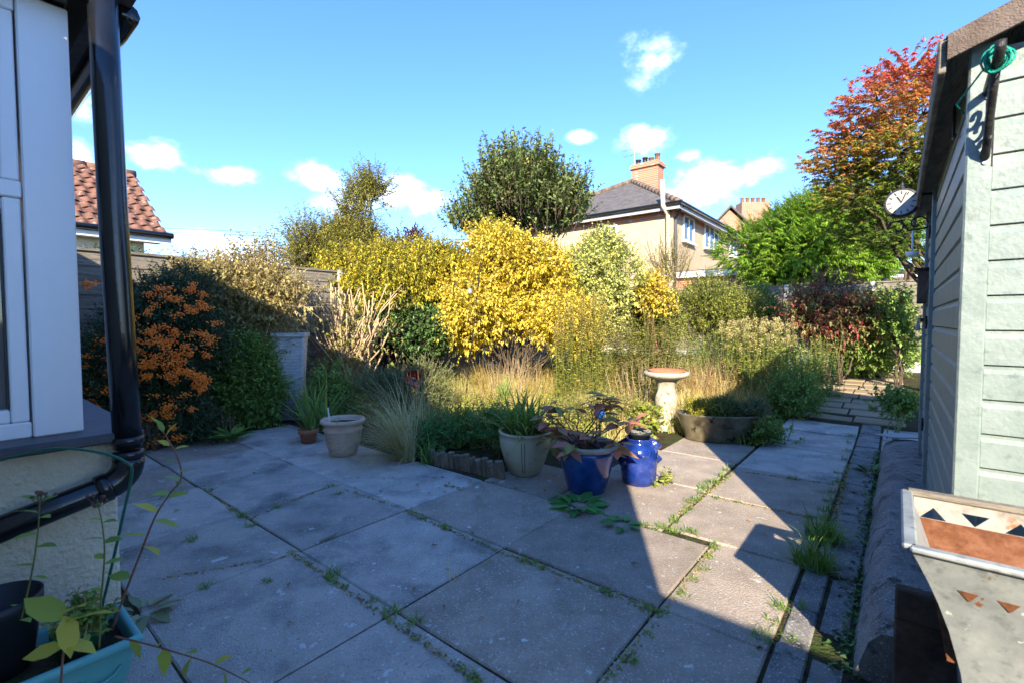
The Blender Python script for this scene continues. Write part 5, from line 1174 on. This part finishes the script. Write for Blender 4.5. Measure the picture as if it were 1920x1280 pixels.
    o = MB().lathe(b+UP*.705, [(.0, 0), (.2, .0), (.228, .035), (.22, .04), (.19, .012), (0, .01)], 36).build('terracotta_dish', M['terracotta'], smooth=True); tag(o, 'shallow orange terracotta dish lying in the bird bath bowl', 'dish')
    # oval tub
    b = G(1362, 833); b.y += .22; r = empty('oval_tub', b, 'dull brass-coloured oval metal tub planted with herbs', 'tub'); ax, ay = Vector((.98, -.18, 0)), Vector((.18, .98, 0))
    MB().lathe(b, [(.34, 0), (.35, .01), (.40, .15), (.455, .285), (.468, .3), (.462, .31), (.448, .305), (.42, .22)], 48, 1, .5, ax, ay).build('body', M['tin'], r, smooth=True); MB().lathe(b+UP*.25, [(0, .02), (.43, 0)], 30, 1, .5, ax, ay).build('compost', M['soil'], r)
    hd = MB(); c = b+ax*.05-ay*.222+UP*.19; hd.tube([c-ax*.06-ay*.0, c-ax*.05-ay*.03, c+ax*.05-ay*.03, c+ax*.06], .007, 8); hd.build('handle', M['iron'], r, smooth=True)
    for (dx, nm, lab, leaf, n, ll, lw, hh) in [(-.24, 'thyme', 'yellow-green thyme at the sunny end of the oval tub', 'ygreen', 420, .022, .012, .12), (.1, 'oregano', 'olive herb mound in the middle of the oval tub', 'apple', 420, .026, .014, .13), (.36, 'lavender', 'grey-green lavender at the right end of the oval tub', 'grey', 420, .035, .007, .14)]:
        c = V3(b+ax*dx+UP*(.34)); shrub(nm, lab, 'herb', b+ax*dx+UP*.26, lobes_for(c, (.2, .17, hh), 7, .5, int(dx*10)+30), n, .1, 10, ll, lw, leaf, r0=.004, stem='stem_green', rmin=.3, zmin=-.05)
build_pots()

# ================================================================== WEEDS IN THE JOINTS
def build_weeds():
    lab = 'small green grass tuft growing in a joint of the paving'
    spots = [(622, 1078, 1.), (635, 925, .7), (470, 985, .8), (385, 1098, .7), (360, 1012, .8), (500, 1088, .5), (735, 1150, .9), (775, 1165, .8), (700, 1125, .5), (1340, 1025, .8), (1330, 1045, .6), (1320, 1065, .6), (1300, 1085, .5), (1280, 1115, .6), (1430, 1195, .9), (1465, 1140, .9), (1478, 1195, .6), (1450, 1165, .6), (1500, 1135, .6), (905, 1033, .4), (1000, 1055, .5), (1020, 1063, .5), (1130, 1105, .4), (395, 918, .6), (270, 848, .8), (545, 1035, .4), (850, 912, .5), (1065, 970, .5), (1180, 1240, .6), (1215, 1190, .5)]
    spots += [(1262+i*9+random.uniform(-5, 5), 978-i*8.6+random.uniform(-4, 4), random.uniform(.7, 1.2)) for i in range(13)]
    spots += [(1210+i*15, 985+i*2.5+random.uniform(-4, 4), random.uniform(.6, 1.1)) for i in range(7)]
    spots += [(1600-i*6+random.uniform(-5, 5), 812+i*18+random.uniform(-5, 5), random.uniform(.6, 1.1)) for i in range(11)]
    for (p, q) in [((460, 975), (622, 909)), ((553, 1040), (723, 1155)), ((723, 1155), (900, 1278)), ((945, 1036), (1241, 1149)), ((762, 957), (945, 1036)), ((380, 915), (460, 971)), ((622, 909), (762, 957)), ((1400, 885), (1580, 910)), ((1330, 930), (1560, 978)), ((1134, 1278), (1241, 1149)), ((240, 948), (380, 915))]:
        for _ in range(4): t = random.random(); spots.append((p[0]+(q[0]-p[0])*t, p[1]+(q[1]-p[1])*t, random.uniform(.3, .75)))
    for (x, y, s) in spots:
        tuft('grass_tuft', lab, 'weed', G(x, y), int(34*s)+6, .07*s, .0045, .035*s+.01, .9, 1., 'lawn', group='grass tufts in the paving joints', seg=3)
    for (x, y, l) in [(1545, 1012, 'large grass tuft in the joint beside the kerb strip'), (1525, 1060, 'spreading grass tuft where the path meets the patio')]:
        tuft('grass_tuft', l, 'weed', G(x, y), 190, .19, .007, .1, .75, .9, 'lawn', seg=4)
    # moss and grit lines in joints
    ms = []
    for (p, q) in [((1330, 930), (1560, 978)), ((1400, 885), (1580, 910)), ((460, 975), (622, 909)), ((553, 1040), (723, 1155)), ((723, 1155), (900, 1278)), ((945, 1036), (1241, 1149)), ((762, 957), (945, 1036)), ((1241, 1149), (1342, 1022)), ((1134, 1278), (1241, 1149)), ((380, 915), (460, 971)), ((622, 909), (762, 957)), ((300, 1085), (553, 1040)), ((1590, 870), (1560, 1000)), ((1380, 883), (1270, 965))]:
        a, b = G(*p), G(*q); n = int((b-a).length*320)
        for i in range(n): ms.append(V3(a.lerp(b, random.random()))+np.array([random.gauss(0, .009), random.gauss(0, .009), random.uniform(-.012, .004)]))
    P = np.array(ms); V, Fa, rn = leaf_geo(P, nrm(rng.normal(0, 1, P.shape)*[1, 1, .3]+[0, 0, .35]), .018, .012, rng.uniform(0, 1, len(P)))
    tag(obj_np('joint_moss', V, [Fa], LM['bramble'], None, rn), 'moss and plant debris caught in the paving joints', 'moss', kind='stuff')
    # leafy weeds
    def rosette(name, label, p, n, L, w, leaf, el=(.1, .7), r=.02, droop=.35):
        root = empty(name, p, label, 'weed'); me = [leaf_mesh('leaf', LM[leaf], q) for q in (.1, .4, .65, .95)]
        for i in range(n):
            a = i*2.4+random.uniform(-.3, .3); e = random.uniform(*el); dv = Vector((math.cos(a)*math.cos(e), math.sin(a)*math.cos(e), math.sin(e)))
            o = put_leaf(random.choice(me), root, p+Vector((math.cos(a)*r, math.sin(a)*r, .015)), dv, L*random.uniform(.6, 1.15), random.uniform(-.3, .3)); o.scale.x *= w
    rosette('dock_weed', 'rosette of long green dock leaves at the patio edge', G(430, 825), 26, .3, .55, 'lawn', (.2, .9))
    rosette('leafy_weed', 'green broad-leaved weed at the foot of the orange-berried bush', G(365, 825), 22, .14, 1.1, 'green', (.2, 1.), .08)
    rosette('leafy_weed', 'flattened broad-leaved weed in front of the blue pot', G(1085, 950), 30, .15, 1.1, 'fern', (.02, .6), .07)
    rosette('leafy_weed', 'smaller broad-leaved weed trailing from the blue pot towards the path', G(1165, 985), 16, .1, 1.1, 'fern', (.02, .5), .05)
    rosette('leafy_weed', 'crushed grey-green weed beside the turquoise trough', G(270, 1150), 14, .13, .8, 'grey', (.02, .5), .04)
    rosette('leafy_weed', 'dark leafy weed growing out of the plinth edge by the kerb strip', G(1632, 885), 22, .11, .9, 'dark', (.1, .9), .05)
    # litter
    pts = [V3(G(random.gauss(860, 110), random.uniform(893, 925))) for _ in range(46)]+[V3(G(random.uniform(250, 1560), random.uniform(860, 1240))) for _ in range(26)]
    P = np.array(pts)+[0, 0, .008]; a = rng.uniform(0, 6.28, len(P)); V, Fa, rn = leaf_geo(P, np.stack([np.cos(a), np.sin(a), rng.uniform(0, .2, len(a))], 1), rng.uniform(.015, .05, len(a)), .02, rng.uniform(0, 1, len(a)), 0, .3)
    tag(obj_np('leaf_litter', V, [Fa], LM['litter'], None, rn), 'scattered dead brown leaves and bits on the patio', 'leaf litter', kind='stuff')
    o = MB().prism([G(598, 1018)+UP*.004, G(632, 1000)+UP*.004, G(629, 1006)+UP*.004], UP*.008).build('slate_chip', M['wood_grey']); tag(o, 'thin dark sliver of slate lying on a slab joint', 'slate')
    for (x, y, dx, l) in [(640, 1080, -18, 'pair of dry grass seed stalks standing in a patio joint')]:
        tuft('dry_grass_wisp', l, 'weed', G(850, 1090), 6, .16, .004, .02, .3, .1, 'straw')
    # dirt along the path beside the plinth
    P = np.stack([rng.normal(-.1, .035, 900)*A.x+(v := rng.uniform(2.2, 6.2, 900))*D.x, np.zeros(900), np.zeros(900)], 1); u = rng.normal(-.11, .03, 900)
    P = np.stack([u*A.x+v*D.x, u*A.y+v*D.y, rng.uniform(-.01, .012, 900)], 1); V, Fa, rn = leaf_geo(P, nrm(rng.normal(0, 1, P.shape)*[1, 1, .3]), .03, .02, rng.uniform(0, 1, 900))
    tag(obj_np('plinth_debris', V, [Fa], LM['dark'], None, rn), 'dark moss and dead leaves lying along the plinth foot', 'debris', kind='stuff')
build_weeds()

# ================================================================== FOREGROUND TROUGH
def build_trough():
    u0, u1, v0, v1, h = -2.46, -2.12, -.42, .45, .2
    r = empty('turquoise_trough', W((u0+u1)/2, .1, 0), 'turquoise plastic plant trough with moulded rim below the window', 'trough')
    def ring(k, z): return [W(u0+k, v0+k, z), W(u1-k, v0+k, z), W(u1-k, v1-k, z), W(u0+k, v1-k, z)]
    prof = [(.05, 0), (.028, .1), (.02, .165), (.0, .168), (-.004, .185), (.0, .2), (.014, .203), (.024, .195), (.03, .12)]
    mb = MB(); vs = []
    for k, z in prof: vs += ring(k, z)
    mb.add(vs, [(4*i+j, 4*i+(j+1) % 4, 4*i+4+(j+1) % 4, 4*i+4+j) for i in range(len(prof)-1) for j in range(4)]+[(3, 2, 1, 0)]); mb.build('body', M['turq'], r, bevel=.006, seg=2, auto=R(60))
    MB().prism([W(u0+.03, v0+.03, .13), W(u1-.03, v0+.03, .13), W(u1-.03, v1-.03, .13), W(u0+.03, v1-.03, .13)], (0, 0, .02)).build('compost', M['soil'], r)
    sw = MB()
    for k in range(7):
        c = W(u1-.022, v0+.1+k*.11, .105); sw.tube([c-D*.05, c-D*.025-UP*.025+A*.003, c+A*.004-UP*.03, c+D*.03-UP*.02, c+D*.05+UP*.004], .005, 6)
    sw.build('moulded_swag', M['turq'], r, smooth=True)
    c = W(-2.36, .1, .12); p = empty('black_plastic_pot', c, 'large black plastic flowerpot standing in the turquoise trough', 'pot')
    MB().lathe(c, [(.085, 0), (.118, .25), (.122, .255), (.122, .285), (.116, .285), (.108, .22)], 36).build('body', M['dkplastic'], p, smooth=True); MB().lathe(c+UP*.21, [(.0, 0), (.108, 0)], 24).build('compost', M['soil'], p)
    c = W(-2.27, .3, .12); p = empty('green_plastic_pot', c, 'small dark green pot with leafy weeds at the trough corner', 'pot'); MB().lathe(c, [(.055, 0), (.075, .11), (.08, .115), (.08, .13), (.074, .13), (.07, .1)], 28).build('body', M['green_pl'], p, smooth=True)
    shrub('trough_weeds', 'leafy green weeds and dead stalks in the dark green pot', 'plant', c+UP*.1, lobes_for(V3(c+UP*.16), (.09, .09, .06), 4, .5, 2), 90, .06, 7, .03, .022, 'green', r0=.003, stem='stem_tan', rmin=.3, zmin=-.05)
    # green wire hoop
    Yh = 1.72; pts = [(178, 1190), (205, 1080), (232, 960), (247, 890), (240, 868), (190, 848), (100, 840), (0, 862), (-60, 880)]
    o = MB().tube(smooth_path([at(x, y, Yh-.05*(i/4)) for i, (x, y) in enumerate(pts)]), .0048, 8).build('plant_hoop', M['green_pl'], smooth=True); tag(o, 'green plastic coated wire hoop arching over the trough', 'plant support')
    # leafy stems, every leaf its own piece
    ml = [leaf_mesh('leaf', LM['mullein'], q) for q in (.05, .3, .55, .8, 1.)]; mg = [leaf_mesh('leaf', LM['green'], q) for q in (.4, .7, 1.)]
    def stem(label, pts, Y, leaves, size, mats, mat='stem_green', rad=.0035, heads=0):
        P = [at(x, y, Y+dy) for (x, y, dy) in [(q+(0,))[:3] for q in pts]]; root = empty('leafy_plant', P[0], label, 'plant')
        SP = smooth_path(P, 4); MB().tube(SP, [rad*(1-.5*i/(len(SP)-1)) for i in range(len(SP))], 7).build('stem', M[mat], root, smooth=True)
        for (t, a, s) in leaves:
            k = min(int(t*(len(P)-1)), len(P)-2); q = P[k].lerp(P[k+1], t*(len(P)-1)-k)
            put_leaf(random.choice(mats), root, q, Vector((math.cos(a), random.uniform(-.5, .3), math.sin(a)*.8+.1)), size*s, random.uniform(-.6, .6))
        for k in range(heads):
            q = P[-1]+Vector((random.gauss(0, .02), random.gauss(0, .02), random.gauss(0, .012))); mb = MB(); mb.tube([P[-2].lerp(P[-1], .7), q], .0012, 4); mb.lathe(q, [(0, 0), (.006, .004), (.005, .012), (0, .014)], 7); mb.build('seed_head', M['wood_dark'], root)
    stem('tall thin yellowing stem rising past the black flowerpot', [(12, 1290), (40, 1160), (62, 1060), (72, 985), (75, 930)], 1.55, [(.25, .3, .8), (.3, 2.6, .6), (.45, .1, .9), (.5, 3., 1.), (.62, .2, 1.), (.7, 3.2, 1.1), (.82, .4, .9), (.86, 2.8, 1.), (.95, .6, .7), (.97, 2.4, .7)], .075, mg, heads=9)
    stem('second thin stem with paired leaves and dry seed heads', [(186, 1215), (190, 1120), (196, 1040), (192, 985), (182, 935)], 1.62, [(.3, 2.7, .6), (.45, .3, .9), (.48, 2.9, .8), (.62, .2, .9), (.64, 3., 1.), (.78, .3, .8), (.8, 2.8, .7)], .07, mg, heads=7)
    stem('stem topped by large yellow-green leaves over the trough edge', [(112, 1300), (118, 1230), (122, 1180), (120, 1150)], 1.35, [(.45, 3.3, .9), (.5, -.1, .9), (.8, .4, 1.25), (.85, 2.6, 1.3), (.98, -1.2, 1.), (1., .7, 1.)], .12, ml, 'stem_red')
    stem('long arching pinkish stem with yellow leaves and a furry tip', [(210, 1180), (235, 1110), (262, 1040), (290, 970), (318, 925), (340, 895), (330, 850), (300, 800)], 1.68, [(.2, 3., .9), (.32, .0, 1.), (.36, 2.9, 1.1), (.42, -.3, .9), (.46, 2.5, .9), (.55, .4, .8), (.57, 3.1, .8), (.66, .5, .8), (.7, 2.7, .6), (.75, .3, .8), (.8, 2.6, .6), (.88, .4, .5), (.9, 2.4, .5), (.95, 1.2, .6), (.97, 1.9, .6), (1., 2.1, .7)], .1, ml+mg, 'stem_red', .0042)
    stem('trailing purple stem with yellowing leaves lying towards the patio', [(215, 1192), (270, 1205), (330, 1222), (400, 1245), (470, 1280)], 1.55, [(.12, -1.2, 1.), (.35, .8, .9), (.4, -1.6, 1.1), (.55, .7, 1.), (.6, -2., 1.), (.75, .6, .8), (.8, -1.4, .9), (.92, .9, .8), (.95, -1.8, .8)], .085, ml, 'stem_red')
build_trough()
scene.cycles.max_bounces = 6; scene.cycles.diffuse_bounces = 4; scene.cycles.glossy_bounces = 2; scene.cycles.transmission_bounces = 3; scene.cycles.transparent_max_bounces = 4
scene.cycles.caustics_reflective = False; scene.cycles.caustics_refractive = False
